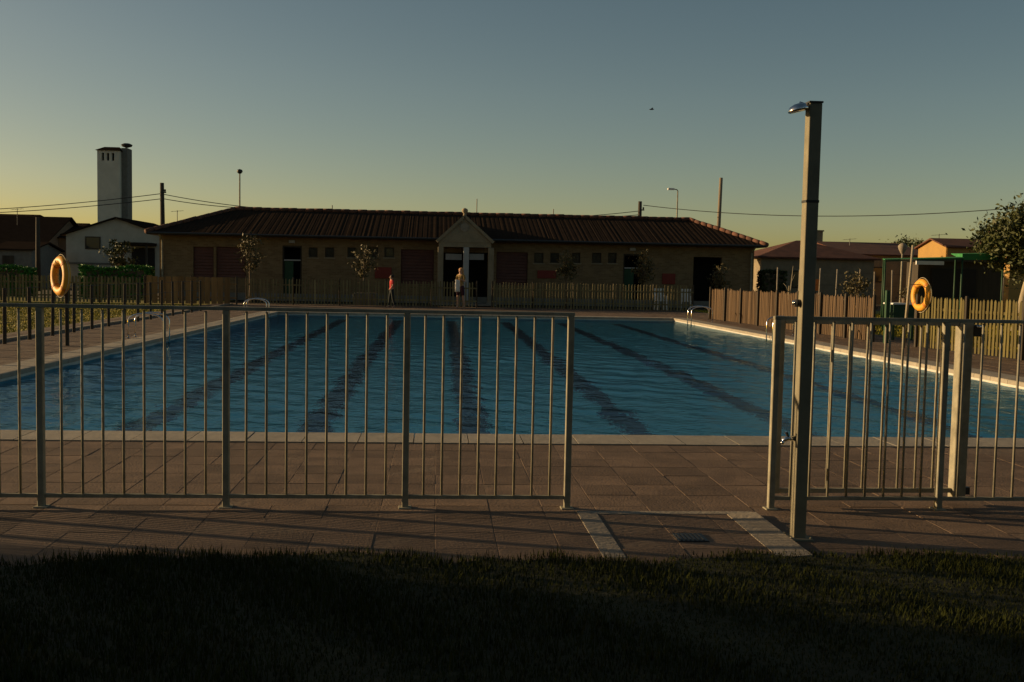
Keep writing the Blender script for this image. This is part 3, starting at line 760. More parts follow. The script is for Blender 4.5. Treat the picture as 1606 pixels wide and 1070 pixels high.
for px in (458, 992):                            # bulkhead lights over the doors, unlit
    x_, z_ = L(px, 379 if px < 700 else 391); b = MB(); b.cbox(x_ - 0.14, x_ + 0.14, -0.1, -0.001, z_ - 0.07, z_ + 0.07, 0.02); b.build('wall_lamp', M['pale_panel'], bh)
for px0, px1, py0, py1, lab in ((588, 614, 419, 437, 'dull red sign board on the brick wall left of the porch'), (843, 872, 424, 437, 'dull red sign board under the small windows right of the porch'), (1039, 1059, 429, 446, 'small red sign board on the right part of the bathhouse wall')):
    a_ = at(px0, py0, BY - 0.06); c_ = at(px1, py1, BY - 0.06)
    b = MB(); b.cbox(a_.x, c_.x, BY - 0.055, BY - 0.004, c_.z, a_.z, 0.008); tag(b.build('wall_sign', M['red_paint']), lab, 'sign')

# ------------------------------------------------------------------ houses behind
def house(name, label, x0, x1, y0, y1, eave, ridge, axis, wall_m, roof_m, wins=(), doors=(), over=0.35, chimney=None, hip=0.0, tower=False):
    cx, cy = (x0 + x1) / 2, (y0 + y1) / 2
    h = thing(name, label, 'house', (cx, cy, 0)); hx, hy = (x1 - x0) / 2, (y1 - y0) / 2
    b = MB(); b.box(-hx, hx, -hy, hy, -0.04, eave)
    if hip == 0:
        if axis == 'x':
            for s in (-1, 1): b.add([(s * hx, -hy, eave), (s * hx, hy, eave), (s * hx, 0, ridge)], [(0, 1, 2) if s > 0 else (0, 2, 1)])
        else:
            for s in (-1, 1): b.add([(-hx, s * hy, eave), (hx, s * hy, eave), (0, s * hy, ridge)], [(0, 1, 2) if s < 0 else (0, 2, 1)])
    b.build('wall', wall_m, h)
    k = (ridge - eave) / (hy if axis == 'x' else hx); t_ = 0.10; o = over
    b = MB()
    if axis == 'x':
        E = [(-hx - o, -hy - o, eave - k * o), (hx + o, -hy - o, eave - k * o), (hx + o, hy + o, eave - k * o), (-hx - o, hy + o, eave - k * o)]
        R = [(-hx - o + hip, 0, ridge), (hx + o - hip, 0, ridge)]; f = [(0, 1, 5, 4), (2, 3, 4, 5), (1, 2, 5), (3, 0, 4)]
    else:
        E = [(-hx - o, -hy - o, eave - k * o), (hx + o, -hy - o, eave - k * o), (hx + o, hy + o, eave - k * o), (-hx - o, hy + o, eave - k * o)]
        R = [(0, -hy - o + hip, ridge), (0, hy + o - hip, ridge)]; f = [(1, 2, 5, 4), (3, 0, 4, 5), (0, 1, 4), (2, 3, 5)]
    if hip == 0: f = f[:2]
    v = E + R
    b.add([(x, y, z + t_) for x, y, z in v], f)
    b.add([(x, y, z + 0.012) for x, y, z in v], [tuple(reversed(q)) for q in f])
    ed = [(0, 1), (1, 2), (2, 3), (3, 0)] if hip else ([(0, 1), (2, 3), (1, 5), (5, 2), (3, 4), (4, 0)] if axis == 'x' else [(1, 2), (3, 0), (0, 4), (4, 1), (2, 5), (5, 3)])
    for i, j in ed:
        p, q = v[i], v[j]; b.add([(p[0], p[1], p[2] + 0.012), (q[0], q[1], q[2] + 0.012), (q[0], q[1], q[2] + t_), (p[0], p[1], p[2] + t_)], [(0, 1, 2, 3)])
    rf_ = b.build('roof', roof_m, h)
    if chimney:
        a, c, top = chimney; q = MB(); q.box(a - cx - 0.25, a - cx + 0.25, c - cy - 0.25, c - cy + 0.25, eave, top); q.box(a - cx - 0.31, a - cx + 0.31, c - cy - 0.31, c - cy + 0.31, top + 0.001, top + 0.1); q.build('chimney', wall_m, rf_)
    for (wx0, wx1, z0, z1) in wins:
        a, c = wx0 - cx, wx1 - cx; fw = 0.07
        b = MB(); b.box(a, c, -hy - 0.05, -hy - 0.001, z0, z0 + fw); b.box(a, c, -hy - 0.05, -hy - 0.001, z1 - fw, z1); b.box(a, a + fw, -hy - 0.05, -hy - 0.001, z0 + fw, z1 - fw); b.box(c - fw, c, -hy - 0.05, -hy - 0.001, z0 + fw, z1 - fw)
        w = b.build('window', M['dark_wood'], h); q = MB(); q.box(a + fw, c - fw, -hy - 0.02, -hy - 0.001, z0 + fw, z1 - fw); q.build('pane', M['glass'], w)
    for (wx0, wx1, z1) in doors:
        b = MB(); b.box(wx0 - cx, wx1 - cx, -hy - 0.04, -hy - 0.001, 0, z1); b.build('door', M['dark_wood'], h)
    return h
def X(px, Y): return at(px, 420, Y).x
def Z(px, py, Y): return at(px, py, Y).z
# white house under the tower
yA = 72
wh = house('white_house', 'white house with a low gable and one dark window below the tower', X(104, yA), X(262, yA), yA, yA + 9, Z(105, 371, yA) + 0.15, Z(190, 343, yA), 'y', M['white_wall'], M['roof'],
      wins=[(X(134, yA), X(158, yA), Z(140, 391, yA), Z(140, 371, yA))], over=0.3)
ho = wh.location
b = MB(); b.box(X(203, yA) - ho.x, X(246, yA) - ho.x, -4.5 - 2.2, -4.51, Z(225, 386, yA), Z(225, 383, yA) + 0.06); pc = b.build('lean_to_roof', M['roof'], wh)
q = MB()
for x_ in (205, 243): q.box(X(x_, yA) - ho.x - 0.06, X(x_, yA) - ho.x + 0.06, -6.6, -6.48, 0, Z(225, 386, yA) - 0.002)
q.build('lean_to_post', M['dark_wood'], pc)
b = MB(); b.box(X(207, yA) - ho.x, X(243, yA) - ho.x, -4.56, -4.502, 0, Z(225, 389, yA)); b.build('garage_door', M['void'], wh)  # near-black panel painted as the shade inside the open shed
b = MB(); b.box(X(104, yA) - ho.x - 0.02, X(200, yA) - ho.x, -4.56, -4.503, 1.55, 1.68); b.build('wall_band', M['grey_concrete'], wh)
# houses at the left edge
house('brown_house', 'brown house with a sloping tile roof at the left edge behind the utility pole', X(-60, 80), X(62, 80), 80, 92, Z(20, 386, 80), Z(20, 348, 80) + 0.6, 'x', M['brown_wall'], M['roof'],
      wins=[(X(8, 80), X(26, 80), 2.2, 3.1), (X(40, 80), X(52, 80), 2.2, 3.1)])
house('brown_house', 'taller brown house rising highest at the left edge of the photo', X(-120, 92), X(30, 92), 92, 100, Z(10, 345, 92), Z(10, 337, 92) + 0.15, 'x', M['brown_wall'], M['roof'], wins=[(X(2, 92), X(14, 92), 4.0, 4.9)])
house('brown_house', 'low brown house between the utility pole and the white house', X(28, 84), X(104, 84), 84, 93, Z(70, 372, 84), Z(50, 351, 84) + 0.2, 'x', M['brown_wall'], M['roof'], wins=[(X(72, 84), X(86, 84), 2.2, 3.1)])
house('shed', 'low grey shed in front of the brown houses at the left edge', X(-10, 66), X(50, 66), 66, 71, Z(20, 392, 66), Z(20, 380, 66), 'x', M['grey_concrete'], M['roof'], doors=[(X(4, 66), X(22, 66), 2.0)], over=0.2)
# tower
tw = thing('tower', 'tall pale square tower with three slit openings rising behind the white house', 'tower', (X(170.5, 95), 96.1, 0))
x0, x1 = X(153.5, 95) - tw.location.x, X(188, 95) - tw.location.x
zt = Z(170, 236, 95)
b = MB(); zs0, zs1 = Z(170, 252, 95), Z(170, 240, 95)
sl = [x0 + (x1 - x0) * t_ for t_ in (0.2, 0.31, 0.43, 0.54, 0.66, 0.77)]
yb = -1.1
b.box(x0, x1, yb, yb + 0.3, 0, zs0); b.box(x0, x1, yb, yb + 0.3, zs1, zt)
xs = [x0] + sl + [x1]
for i in range(0, 8, 2): b.box(xs[i], xs[i + 1], yb, yb + 0.3, zs0, zs1)
b.box(x0, x1, yb + 1.9, yb + 2.2, 0, zt); b.box(x0, x0 + 0.25, yb + 0.301, yb + 1.899, 0, zt); b.box(x1 - 0.25, x1, yb + 0.301, yb + 1.899, 0, zt)
b.build('wall', M['tower_wall'], tw)
b = MB(); b.box(x0 + 0.26, x1 - 0.26, yb + 0.9, yb + 1.0, zs0 - 0.3, zs1 + 0.2); b.build('dark_inside', M['void'], tw)
b = MB(); b.add([(x0 - 0.15, yb - 0.15, zt + 0.001), (x1 + 0.15, yb - 0.15, zt + 0.001), (x1 + 0.15, yb + 2.3, zt + 0.001), (x0 - 0.15, yb + 2.3, zt + 0.001), (x0 + 0.3, yb + 1.1, zt + 0.42), (x1 - 0.3, yb + 1.1, zt + 0.42)],
              [(3, 2, 1, 0), (0, 1, 5, 4), (2, 3, 4, 5), (1, 2, 5), (3, 0, 4)]); b.build('roof', M['roof'], tw)
b = MB(); b.box(x1 + 0.001, X(197.5, 95) - tw.location.x, yb + 0.6, yb + 2.0, 0, Z(192, 231, 95)); b.build('stair_shaft', M['grey_concrete'], tw)  # darker block stands in for the tower's shaded right face
bx = X(196, 95) - tw.location.x; bz = Z(196, 231, 95)
b = MB(); b.tube([(bx - 0.1, yb + 0.8, bz - 0.6), (bx - 0.1, yb + 0.8, bz + 0.1)], 0.06, 8); b.lathe([(0.0, 0.42), (0.25, 0.40), (0.50, 0.28), (0.42, 0.12), (0.1, 0.02)], 14, (bx - 0.02, yb + 0.8, bz + 0.02)); b.build('siren', M['dark_metal'], tw)
# houses on the right
house('pale_house', 'dark house whose pale side wall catches the sun beside the right bathhouse end', 18.40, 25.0, 57.8, 64, 2.75, 3.72, 'x', M['stone'], M['roof_red'], wins=[(20.2, 21.2, 1.0, 2.0)], over=0.3, hip=3.4)
house('red_roofed_house', 'grey house with a long red tile roof and a sunlit gable behind the shower post', 26.9, 32.4, 66, 78, Z(1345, 400, 66), Z(1290, 381, 72), 'x', M['stone'], M['roof_red'], chimney=(27.2, 72.6, Z(1288, 363, 72)), wins=[(28.2, 29.2, 1.4, 2.4)], over=0.25)
house('ochre_house', 'ochre house with a glowing gable and red roof behind the green awning', X(1485, 60), X(1578, 60), 60, 63.8, Z(1484, 389, 60) + 0.05, Z(1461, 376, 61.9), 'x', M['cream_wall'], M['roof_red'], over=0.2, wins=[(33.0, 34.0, 1.2, 2.2)])
house('orange_house', 'small house whose sunlit orange wall glints through the big tree at the right', 28.0, 33.0, 48.9, 51.2, Z(1600, 379, 50), Z(1600, 362, 50) + 0.3, 'x', M['cream_wall'], M['roof_red'], over=0.2)

# ------------------------------------------------------------------ green awning and kiosk on the right
YC = 31.0
aw = thing('awning', 'green cloth awning on thin posts outside the right fence', 'awning', (0, 0, 0))
a0, a1 = at(1388, 405, YC), at(1513, 401, YC); zt = 2.36
b = MB(); xx0, xx1 = a0.x, a1.x
b.add([(xx0, YC, 2.19), (xx1, YC, 2.30), (xx1 + 0.7, YC + 1.8, 2.36), (xx0 + 0.72, YC + 1.8, 2.25), (xx0, YC, 2.165), (xx1, YC, 2.275), (xx1 + 0.7, YC + 1.8, 2.34), (xx0 + 0.72, YC + 1.8, 2.23)],
      [(0, 1, 2, 3), (7, 6, 5, 4), (0, 4, 5, 1), (1, 5, 6, 2), (2, 6, 7, 3), (3, 7, 4, 0)])
b.build('cloth', M['green_canvas'], aw)
b = MB(); b.add([(xx1 + 0.45, YC + 1.0, 2.44), (xx1 + 2.0, YC + 1.2, 2.48), (xx1 + 2.6, YC + 3.4, 2.56), (xx1 + 1.2, YC + 3.2, 2.50), (xx1 + 0.45, YC + 1.0, 2.24), (xx1 + 2.0, YC + 1.2, 2.28), (xx1 + 2.6, YC + 3.4, 2.54), (xx1 + 1.2, YC + 3.2, 2.48)],
      [(0, 1, 2, 3), (7, 6, 5, 4), (0, 4, 5, 1), (1, 5, 6, 2), (2, 6, 7, 3), (3, 7, 4, 0)])
b.build('side_cloth', M['green_canvas'], aw)
for x_, y_, z_ in ((xx0 + 0.04, YC + 0.05, 2.16), (xx1 - 0.04, YC + 0.05, 2.27), (xx0 + 0.74, YC + 1.75, 2.22), (xx1 + 0.62, YC + 1.75, 2.33), (xx1 + 1.95, YC + 1.25, 2.28)):
    b = MB(); b.tube([(x_, y_, 0), (x_, y_, z_)], 0.03, 8); b.build('pole', M['green_paint'], aw, True)
b = MB(); b.bar((xx0 + 0.07, YC + 0.05, 2.14), (xx1 - 0.07, YC + 0.05, 2.25), 0.04); b.build('front_beam', M['green_paint'], aw)
ki = thing('kiosk', 'dark kiosk with a pale fascia board under the green awning', 'kiosk', (0, 0, 0))
k0, k1 = X(1440, 36), X(1572, 36)
b = MB(); b.box(k0, k1, 36, 36.9, 0, 2.25); b.build('wall', M['dark_wood'], ki)
b = MB(); b.box(k0 - 0.15, k1 + 0.15, 35.8, 37.1, 2.2505, 2.36); b.build('roof', M['dark_wood'], ki)
b = MB(); p0, p1 = at(1438, 410, 35.7), at(1481, 415, 35.7); b.box(p0.x, p1.x, 35.72, 35.79, p1.z - 0.02, p0.z + 0.02); b.build('fascia_board', M['white_paint'], ki)
b = MB(); b.box(k0 + 0.5, k1 - 1.0, 35.93, 35.999, 1.0, 2.0); b.build('serving_hatch', M['void'], ki)
b = MB(); b.box(k0 + 0.4, k1 - 0.9, 35.7, 35.999, 0.93, 0.985); b.build('counter', M['dark_wood'], ki)
# small table in the gap of the right fence
tb = thing('table', 'small dark green table with a pale top in the gap of the right fence', 'table', (at(1411, 475, 26.2).x, 26.2, 0))
b = MB(); b.cbox(-0.31, 0.31, -0.3, 0.3, 0.925, 0.965, 0.008); b.build('tabletop', M['white_paint'], tb)
b = MB(); b.box(-0.28, 0.28, -0.27, 0.27, 0.58, 0.924); b.build('apron', M['green_paint'], tb)
for sx in (-1, 1):
    for sy in (-1, 1):
        b = MB(); b.box(sx * 0.25 - 0.025, sx * 0.25 + 0.025, sy * 0.24 - 0.025, sy * 0.24 + 0.025, 0, 0.579); b.build('leg', M['green_paint'], tb)
pt = thing('potted_plant', 'small potted plant with pale leaves standing on the dark green table', 'plant', (tb.location.x + 0.13, 26.2, 0.966))
b = MB(); b.lathe([(0.0, 0.0), (0.06, 0.0), (0.085, 0.13), (0.075, 0.13), (0.07, 0.115), (0.0, 0.115)], 12); b.build('pot', M['brown_wall'], pt, True)

# ------------------------------------------------------------------ poles, lamps, cables
def upole(label, px, py, Y, r, m, zb=0.0, insul=True, lean=0.0):
    p = at(px, py, Y); t = thing('utility_pole', label, 'utility pole', (p.x + lean, p.y, 0))
    b = MB(); b.tube([(0, 0, zb), (-lean * 0.5, 0, p.z * 0.5), (-lean, 0, p.z)], [r * 1.25, r * 1.1, r * 0.9], 10); b.build('pole', m, t, True)
    if insul:
        q = MB(); q.bar((-lean - 0.06, -0.1, p.z - 0.55), (-lean + 0.26, -0.1, p.z - 0.55), 0.07, 0.08); br = q.build('bracket', M['dark_metal'], t)
        q = MB(); q.lathe([(0.0, 0.14), (0.05, 0.13), (0.06, 0.06), (0.03, 0.0)], 8, (-lean + 0.2, -0.1, p.z - 0.51)); q.build('insulator', M['dark_metal'], br)
    return t, p
upole('dark utility pole beside the left end of the bathhouse roof', 254, 287, 62, 0.13, M['dark_wood'], lean=0.08)
upole('short dark utility pole behind the bathhouse ridge at the right', 1004, 316, 66, 0.13, M['dark_wood'])
upole('tall grey wooden pole rising behind the right slope of the bathhouse roof', 1131, 279, 64, 0.12, M['pole_wood'], insul=False, lean=-0.15)
upole('thick dark pole between the brown houses at the left edge', 59, 341, 60, 0.12, M['dark_wood'], insul=False)
def lamp_post(label, px, py, Y, side):
    p = at(px, py, Y); t = thing('street_lamp', label, 'street lamp', (p.x, p.y, 0))
    b = MB(); b.tube([(0, 0, 0), (0, 0, p.z - 0.1)], [0.075, 0.045], 8); b.build('pole', M['galv'], t, True)
    if side:
        q = MB(); q.tube([(0, 0, p.z - 0.12), (0.06 * side, 0, p.z - 0.03), (0.3 * side, 0, p.z)], 0.035, 8); q.build('arm', M['galv'], t, True)
        q = MB(); q.cbox(min(0.25 * side, 0.75 * side), max(0.25 * side, 0.75 * side), -0.13, 0.13, p.z - 0.06, p.z + 0.07, 0.03); q.build('lamp_head', M['white_paint'], t)
    else:
        q = MB(); q.lathe([(0.0, 0.22), (0.16, 0.16), (0.20, 0.04), (0.12, -0.06), (0.05, -0.1)], 12, (0, 0, p.z - 0.1)); q.build('lamp_head', M['dark_metal'], t, True)
lamp_post('slim street lamp with a round head rising behind the left of the bathhouse roof', 376, 268, 70, 0)
lamp_post('street lamp with a pale arm reaching left behind the right of the bathhouse roof', 1063, 297, 75, -1)
lp = at(1416, 382, 38.0)
t = thing('park_lamp', 'short park lamp with a pale round head in front of the red roofed house', 'lamp', (lp.x, lp.y, 0))
b = MB(); b.tube([(0, 0, 0), (0, 0, lp.z - 0.3)], [0.05, 0.035], 8); b.build('pole', M['galv'], t, True)
b = MB(); b.lathe([(0.0, 0.12), (0.10, 0.09), (0.17, 0.0), (0.15, -0.1), (0.06, -0.28)], 12, (0, 0, lp.z - 0.1)); b.build('lamp_head', M['concrete'], t, True)
def cable(label, a, c, sag, r=0.022):
    a, c = Vector(a), Vector(c); b = MB()
    b.tube([a.lerp(c, i / 24) + Vector((0, 0, -sag * 4 * (i / 24) * (1 - i / 24))) for i in range(25)], r, 5)
    tag(b.build('power_cable', M['dark_metal']), label, 'cable', 'overhead cables')
cable('upper cable running left from the pole by the bathhouse across the tower', at(-60, 331, 62), at(252, 304, 62), 0.12)
cable('lower cable running left from the pole by the bathhouse across the tower', at(-60, 336, 62), at(253, 312, 62), 0.12)
cable('upper cable sagging right from the pole to the bathhouse ridge', at(257, 305, 62), at(470, 331, 62), 0.15)
cable('lower cable sagging right from the pole to the bathhouse ridge', at(257, 312, 62), at(400, 327, 62), 0.1)
cable('cable rising to the short pole from behind the bathhouse ridge', at(880, 341, 66), at(1003, 331, 66), 0.05)
cable('lower cable reaching the short pole from behind the bathhouse ridge', at(900, 343, 66), at(1003, 337, 66), 0.03)
cable('long cable sagging behind the shower post towards the big tree', at(1009, 322, 66), at(1640, 322, 50), 0.62)
def antenna(label, px, py, Y, zb, bars):
    p = at(px, py, Y); t = thing('antenna', label, 'antenna', (p.x, p.y, zb)); h = p.z - zb
    b = MB(); b.tube([(0, 0, 0), (0, 0, h)], 0.025, 6); b.build('mast', M['dark_metal'], t)
    if bars:
        b = MB()
        b.bar((-0.45, 0, h - 0.1), (0.45, 0, h - 0.02), 0.02)
        for k in range(5): b.bar((-0.4 + k * 0.2, -0.25, h - 0.1 + 0.018 * k), (-0.4 + k * 0.2, 0.25, h - 0.1 + 0.018 * k), 0.015)
        b.build('aerial', M['dark_metal'], t)
antenna('thin antenna mast above the bathhouse porch', 748, 312, 56, 4.3, False)
antenna('small antenna on the bathhouse ridge left of the porch', 521, 322, 56, 4.3, False)
antenna('small antenna on the bathhouse ridge right of the porch', 868, 328, 58, 3.0, False)
antenna('television aerial on the roof of the brown houses at the left edge', 27, 327, 84, 3.0, True)
antenna('television aerial between the low brown house and the tower', 105, 352, 86, 3.0, True)
antenna('television aerial just right of the tower behind the utility pole', 278, 330, 80, 3.0, True)
antenna('television aerial on the ochre house roof', 1473, 367, 63, 3.0, True)
antenna('television aerial on the red roofed house', 1333, 374, 70, 3.0, True)
# wire fence beyond the kiosk
wf = thing('wire_fence', 'wire fence on thin pale posts beyond the right timber fence', 'fence', (0, 42, 0))
xs = [X(p_, 42) for p_ in (1220, 1254, 1286, 1312, 1348, 1373, 1401, 1440, 1480, 1527, 1574, 1620)]
for x_ in xs:
    b = MB(); b.tube([(x_, 0, 0), (x_ + rng.uniform(-0.05, 0.05), 0, 1.95 + rng.uniform(-0.08, 0.05))], 0.03, 8); b.build('post', M['concrete'], wf, True)
for z_ in (0.3, 0.8, 1.3, 1.8):
    b = MB(); b.tube([(xs[0], 0.045, z_), (xs[-1], 0.045, z_)], 0.005, 5); b.build('wire', M['dark_metal'], wf)
# orange board by the shower
p = at(1279, 447, 44.0)
t = thing('orange_sign', 'small orange board on a stake seen just right of the shower post', 'sign', (p.x, p.y, 0))
b = MB(); b.cbox(-0.17, 0.17, -0.02, 0.02, p.z - 0.25, p.z + 0.25, 0.008); b.build('board', M['orange_paint'], t)
b = MB(); b.box(-0.03, 0.03, 0.021, 0.06, 0, p.z + 0.1); b.build('stake', M['dark_wood'], t)
# white chairs behind the back fence
def chair(loc, rz, label):
    t = thing('garden_chair', label, 'chair', loc, rz, 'white garden chairs')
    b = MB(); b.cbox(-0.24, 0.24, -0.22, 0.24, 0.40, 0.44, 0.01); b.build('seat', M['white_paint'], t)
    b = MB()
    for k in range(5): b.add([(-0.23 + k * 0.094, 0.21, 0.441), (-0.16 + k * 0.094, 0.21, 0.441), (-0.16 + k * 0.094, 0.235, 0.441), (-0.23 + k * 0.094, 0.235, 0.441),
                              (-0.23 + k * 0.094, 0.30, 0.90), (-0.16 + k * 0.094, 0.30, 0.90), (-0.16 + k * 0.094, 0.325, 0.90), (-0.23 + k * 0.094, 0.325, 0.90)],
                             [(0, 1, 5, 4), (1, 2, 6, 5), (2, 3, 7, 6), (3, 0, 4, 7), (4, 5, 6, 7)])
    b.cbox(-0.24, 0.24, 0.295, 0.335, 0.901, 0.97, 0.01); b.build('backrest', M['white_paint'], t)
    for sx in (-0.2, 0.2):
        for sy in (-0.18, 0.2):
            b = MB(); b.bar((sx * 1.12, sy * 1.1, 0.0), (sx, sy, 0.399), 0.045); b.build('leg', M['white_paint'], t)
        b = MB(); b.cbox(sx - 0.03, sx + 0.03, -0.2, 0.2, 0.62, 0.65, 0.008); ar = b.build('armrest', M['white_paint'], t)
        q = MB(); q.box(sx - 0.02, sx + 0.02, -0.19, -0.15, 0.441, 0.619); q.build('arm_support', M['white_paint'], ar)
    return t
chair((X(1038, 46.2), 46.2, 0), rad(8), 'left one of two white garden chairs behind the brown paling fence')
chair((X(1077, 46.2), 46.2, 0), rad(-10), 'right one of two white garden chairs behind the brown paling fence')
# planter
p = at(573, 482, 46.0)
t = thing('planter', 'square concrete planter at the foot of a sapling before the bathhouse', 'planter', (p.x, 46.0, 0))
b = MB(); b.cbox(-0.52, 0.52, -0.4, 0.4, 0, 0.52, 0.02); b.build('box', M['grey_concrete'], t)
b = MB(); b.box(-0.44, 0.44, -0.32, 0.32, 0.5205, 0.54); b.build('earth', M['soil'], t)
# bird
p = at(1022, 172, 60)
bd = thing('bird', 'tiny dark bird high in the sky above the bathhouse', 'bird', p)
b = MB()
b.tube([(-0.14, 0, 0), (-0.06, 0, 0.01), (0.03, 0, 0.015), (0.10, 0, 0.02), (0.15, 0, 0.015)], [0.012, 0.035, 0.04, 0.028, 0.006], 8)
for s in (-1, 1): b.add([(-0.05, s * 0.02, 0.02), (0.06, s * 0.02, 0.025), (0.04, s * 0.18, 0.09), (-0.06, s * 0.30, 0.05), (-0.03, s * 0.16, 0.07)], [(0, 1, 2, 4), (4, 2, 3)])
b.build('body', M['dark_metal'], bd, True)

# ------------------------------------------------------------------ trees, hedges, plants
def leaves_mesh(name, m, pts, size, r_):
    n = len(pts); v = np.zeros((n * 4, 3)); P = np.asarray(pts)
    R_ = np.random.default_rng(r_)
    a = R_.normal(size=(n, 3)); a /= np.linalg.norm(a, axis=1)[:, None]
    c = R_.normal(size=(n, 3)); c -= (c * a).sum(1)[:, None] * a; c /= np.linalg.norm(c, axis=1)[:, None]
    s = size * R_.uniform(0.6, 1.35, size=(n, 1))
    v[0::4] = P - a * s; v[1::4] = P + c * s * 0.45 + a * s * 0.1; v[2::4] = P + a * s; v[3::4] = P - c * s * 0.45 + a * s * 0.1
    me = bpy.data.meshes.new(name)
    me.vertices.add(n * 4); me.vertices.foreach_set('co', v.ravel())
    me.loops.add(n * 4); me.loops.foreach_set('vertex_index', np.arange(n * 4, dtype=np.int32))
    me.polygons.add(n); me.polygons.foreach_set('loop_start', np.arange(0, n * 4, 4, dtype=np.int32))
    me.materials.append(m); me.update(calc_edges=True); return me
def tree(name, label, cat, base, h, trunk_h, tr, cr, n_clump, n_leaf, size, leaf_m, bark_m, seed, lean=0.0, squash=1.0, clump_r=0.35):
    R_ = np.random.default_rng(seed); t = thing(name, label, cat, base)
    top = np.array([lean, 0, h]); fork = np.array([lean * 0.4, 0, trunk_h])
    b = MB(); b.tube([(0, 0, -0.02), tuple(fork * 0.5 + np.array([R_.normal() * tr, R_.normal() * tr, 0])), tuple(fork), tuple(fork * 0.4 + top * 0.6)], [tr * 1.25, tr, tr * 0.85, tr * 0.3], 8)
    tk = b.build('trunk', bark_m, t, True)
    cz = (trunk_h * 0.9 + h) / 2; hz = (h - trunk_h * 0.9) / 2
    cl = []
    while len(cl) < n_clump:
        p = R_.uniform(-1, 1, 3)
        rr = np.linalg.norm(p)
        if rr > 1 or rr < 0.25: continue
        cl.append(np.array([lean * 0.7 + p[0] * cr, p[1] * cr * squash, cz + p[2] * hz * (1 - 0.15 * R_.random())]))
    pts = []
    for c in cl:
        k = int(n_leaf / n_clump * R_.uniform(0.5, 1.5))
        q = R_.normal(size=(k, 3)) * clump_r * np.array([1, 1, 0.75]) * R_.uniform(0.6, 1.2); pts.append(c + q)
    b = MB()
    for i in range(min(len(cl), 14)):
        c = cl[i]; s = fork + (top - fork) * R_.uniform(0.0, 0.5) * 0.6
        b.tube([tuple(s), tuple((s + c) / 2 + np.array([0, 0, 0.06 * h * R_.uniform(-0.3, 1)])), tuple(c)], [tr * 0.4, tr * 0.25, tr * 0.08], 6)
    b.build('branches', bark_m, t, True)
    put('crown', leaves_mesh('crown', leaf_m, np.concatenate(pts), size, seed), t)
    return t
bt = at(1590, 470, 32.0)
tree('tree', 'big round leafy tree with a sunlit trunk at the right edge', 'tree', (bt.x + 0.1, 32, 0), 4.2, 1.9, 0.12, 1.5, 75, 20000, 0.075, M['leaf'], M['pale_bark'], 5, lean=0.95, clump_r=0.34)
def sapling(label, px, py_top, Y, seed, w=0.35, n=420, name='sapling', lm='leaf_pale', th=0.45, tr=0.03, zb=0.0, size=0.07):
    p = at(px, py_top, Y)
    return tree(name, label, 'tree', (p.x, Y, zb), p.z - zb, (p.z - zb) * th, tr, w, 18, int(n * 1.35), size, M[lm], M['bark'], seed, clump_r=0.17)
sapling('slender sapling with pale leaves before the left bathhouse shutters', 392, 362, 46.5, 11, 0.42, 520, tr=0.04)
sapling('slender sapling growing in the concrete planter', 571, 382, 46.0, 12, 0.38, 480, zb=0.53, th=0.3)
sapling('slender sapling before the row of small windows right of the porch', 889, 394, 46.8, 13, 0.34, 430)
sapling('slender sapling beside the right bathhouse door', 1011, 394, 46.8, 14, 0.40, 480)
sapling('low sapling before the wide dark opening at the right of the bathhouse', 1131, 408, 46.8, 15, 0.30, 380, th=0.3)
sapling('young tree in front of the white house under the tower', 187, 370, 58.0, 16, 0.7, 900, lm='leaf', th=0.35, tr=0.06, size=0.09)
sapling('bushy sapling with sunlit pale leaves behind the right fence', 1346, 424, 40.0, 17, 0.42, 600, th=0.3, size=0.06)
# bare young tree tied to a stake
p = at(1240, 417, 40.0)
t = thing('sapling', 'bare young tree on a pale stake beyond the right fence left of the shower', 'tree', (p.x, 40.0, 0))
b = MB(); b.tube([(0.04, 0, 0), (0.03, 0, 1.0), (0.10, 0, p.z)], [0.03, 0.022, 0.008], 6); b.tube([(0.03, 0, 0.9), (-0.16, 0.02, 1.25), (-0.25, 0.05, 1.35)], [0.016, 0.01, 0.005], 6); b.tube([(0.06, 0, 1.4), (0.2, 0.05, 1.7)], [0.01, 0.004], 6); b.build('trunk', M['pale_bark'], t, True)
b = MB(); b.box(-0.025, 0.012, 0.04, 0.075, 0, 1.25); b.build('stake', M['pale_bark'], t)
# potted plant leaves
R_ = np.random.default_rng(3)
put('foliage', leaves_mesh('foliage', M['leaf_pale'], R_.normal(size=(160, 3)) * np.array([0.07, 0.07, 0.08]) + np.array([0, 0, 0.22]), 0.035, 4), pt)
# cypress and round tree far behind on the right
tree('cypress', 'narrow dark cypress tip between the red roofed house and the ochre house', 'tree', (X(1438, 80), 80, 0), Z(1438, 370, 80), 1.2, 0.12, 0.35, 40, 2600, 0.10, M['leaf'], M['bark'], 21, clump_r=0.2)
tree('tree', 'small round dark tree top beside the park lamp behind the red roofs', 'tree', (X(1415, 84), 84, 0), Z(1415, 372, 84), 2.4, 0.14, 1.3, 30, 2600, 0.12, M['leaf'], M['bark'], 22, clump_r=0.4)
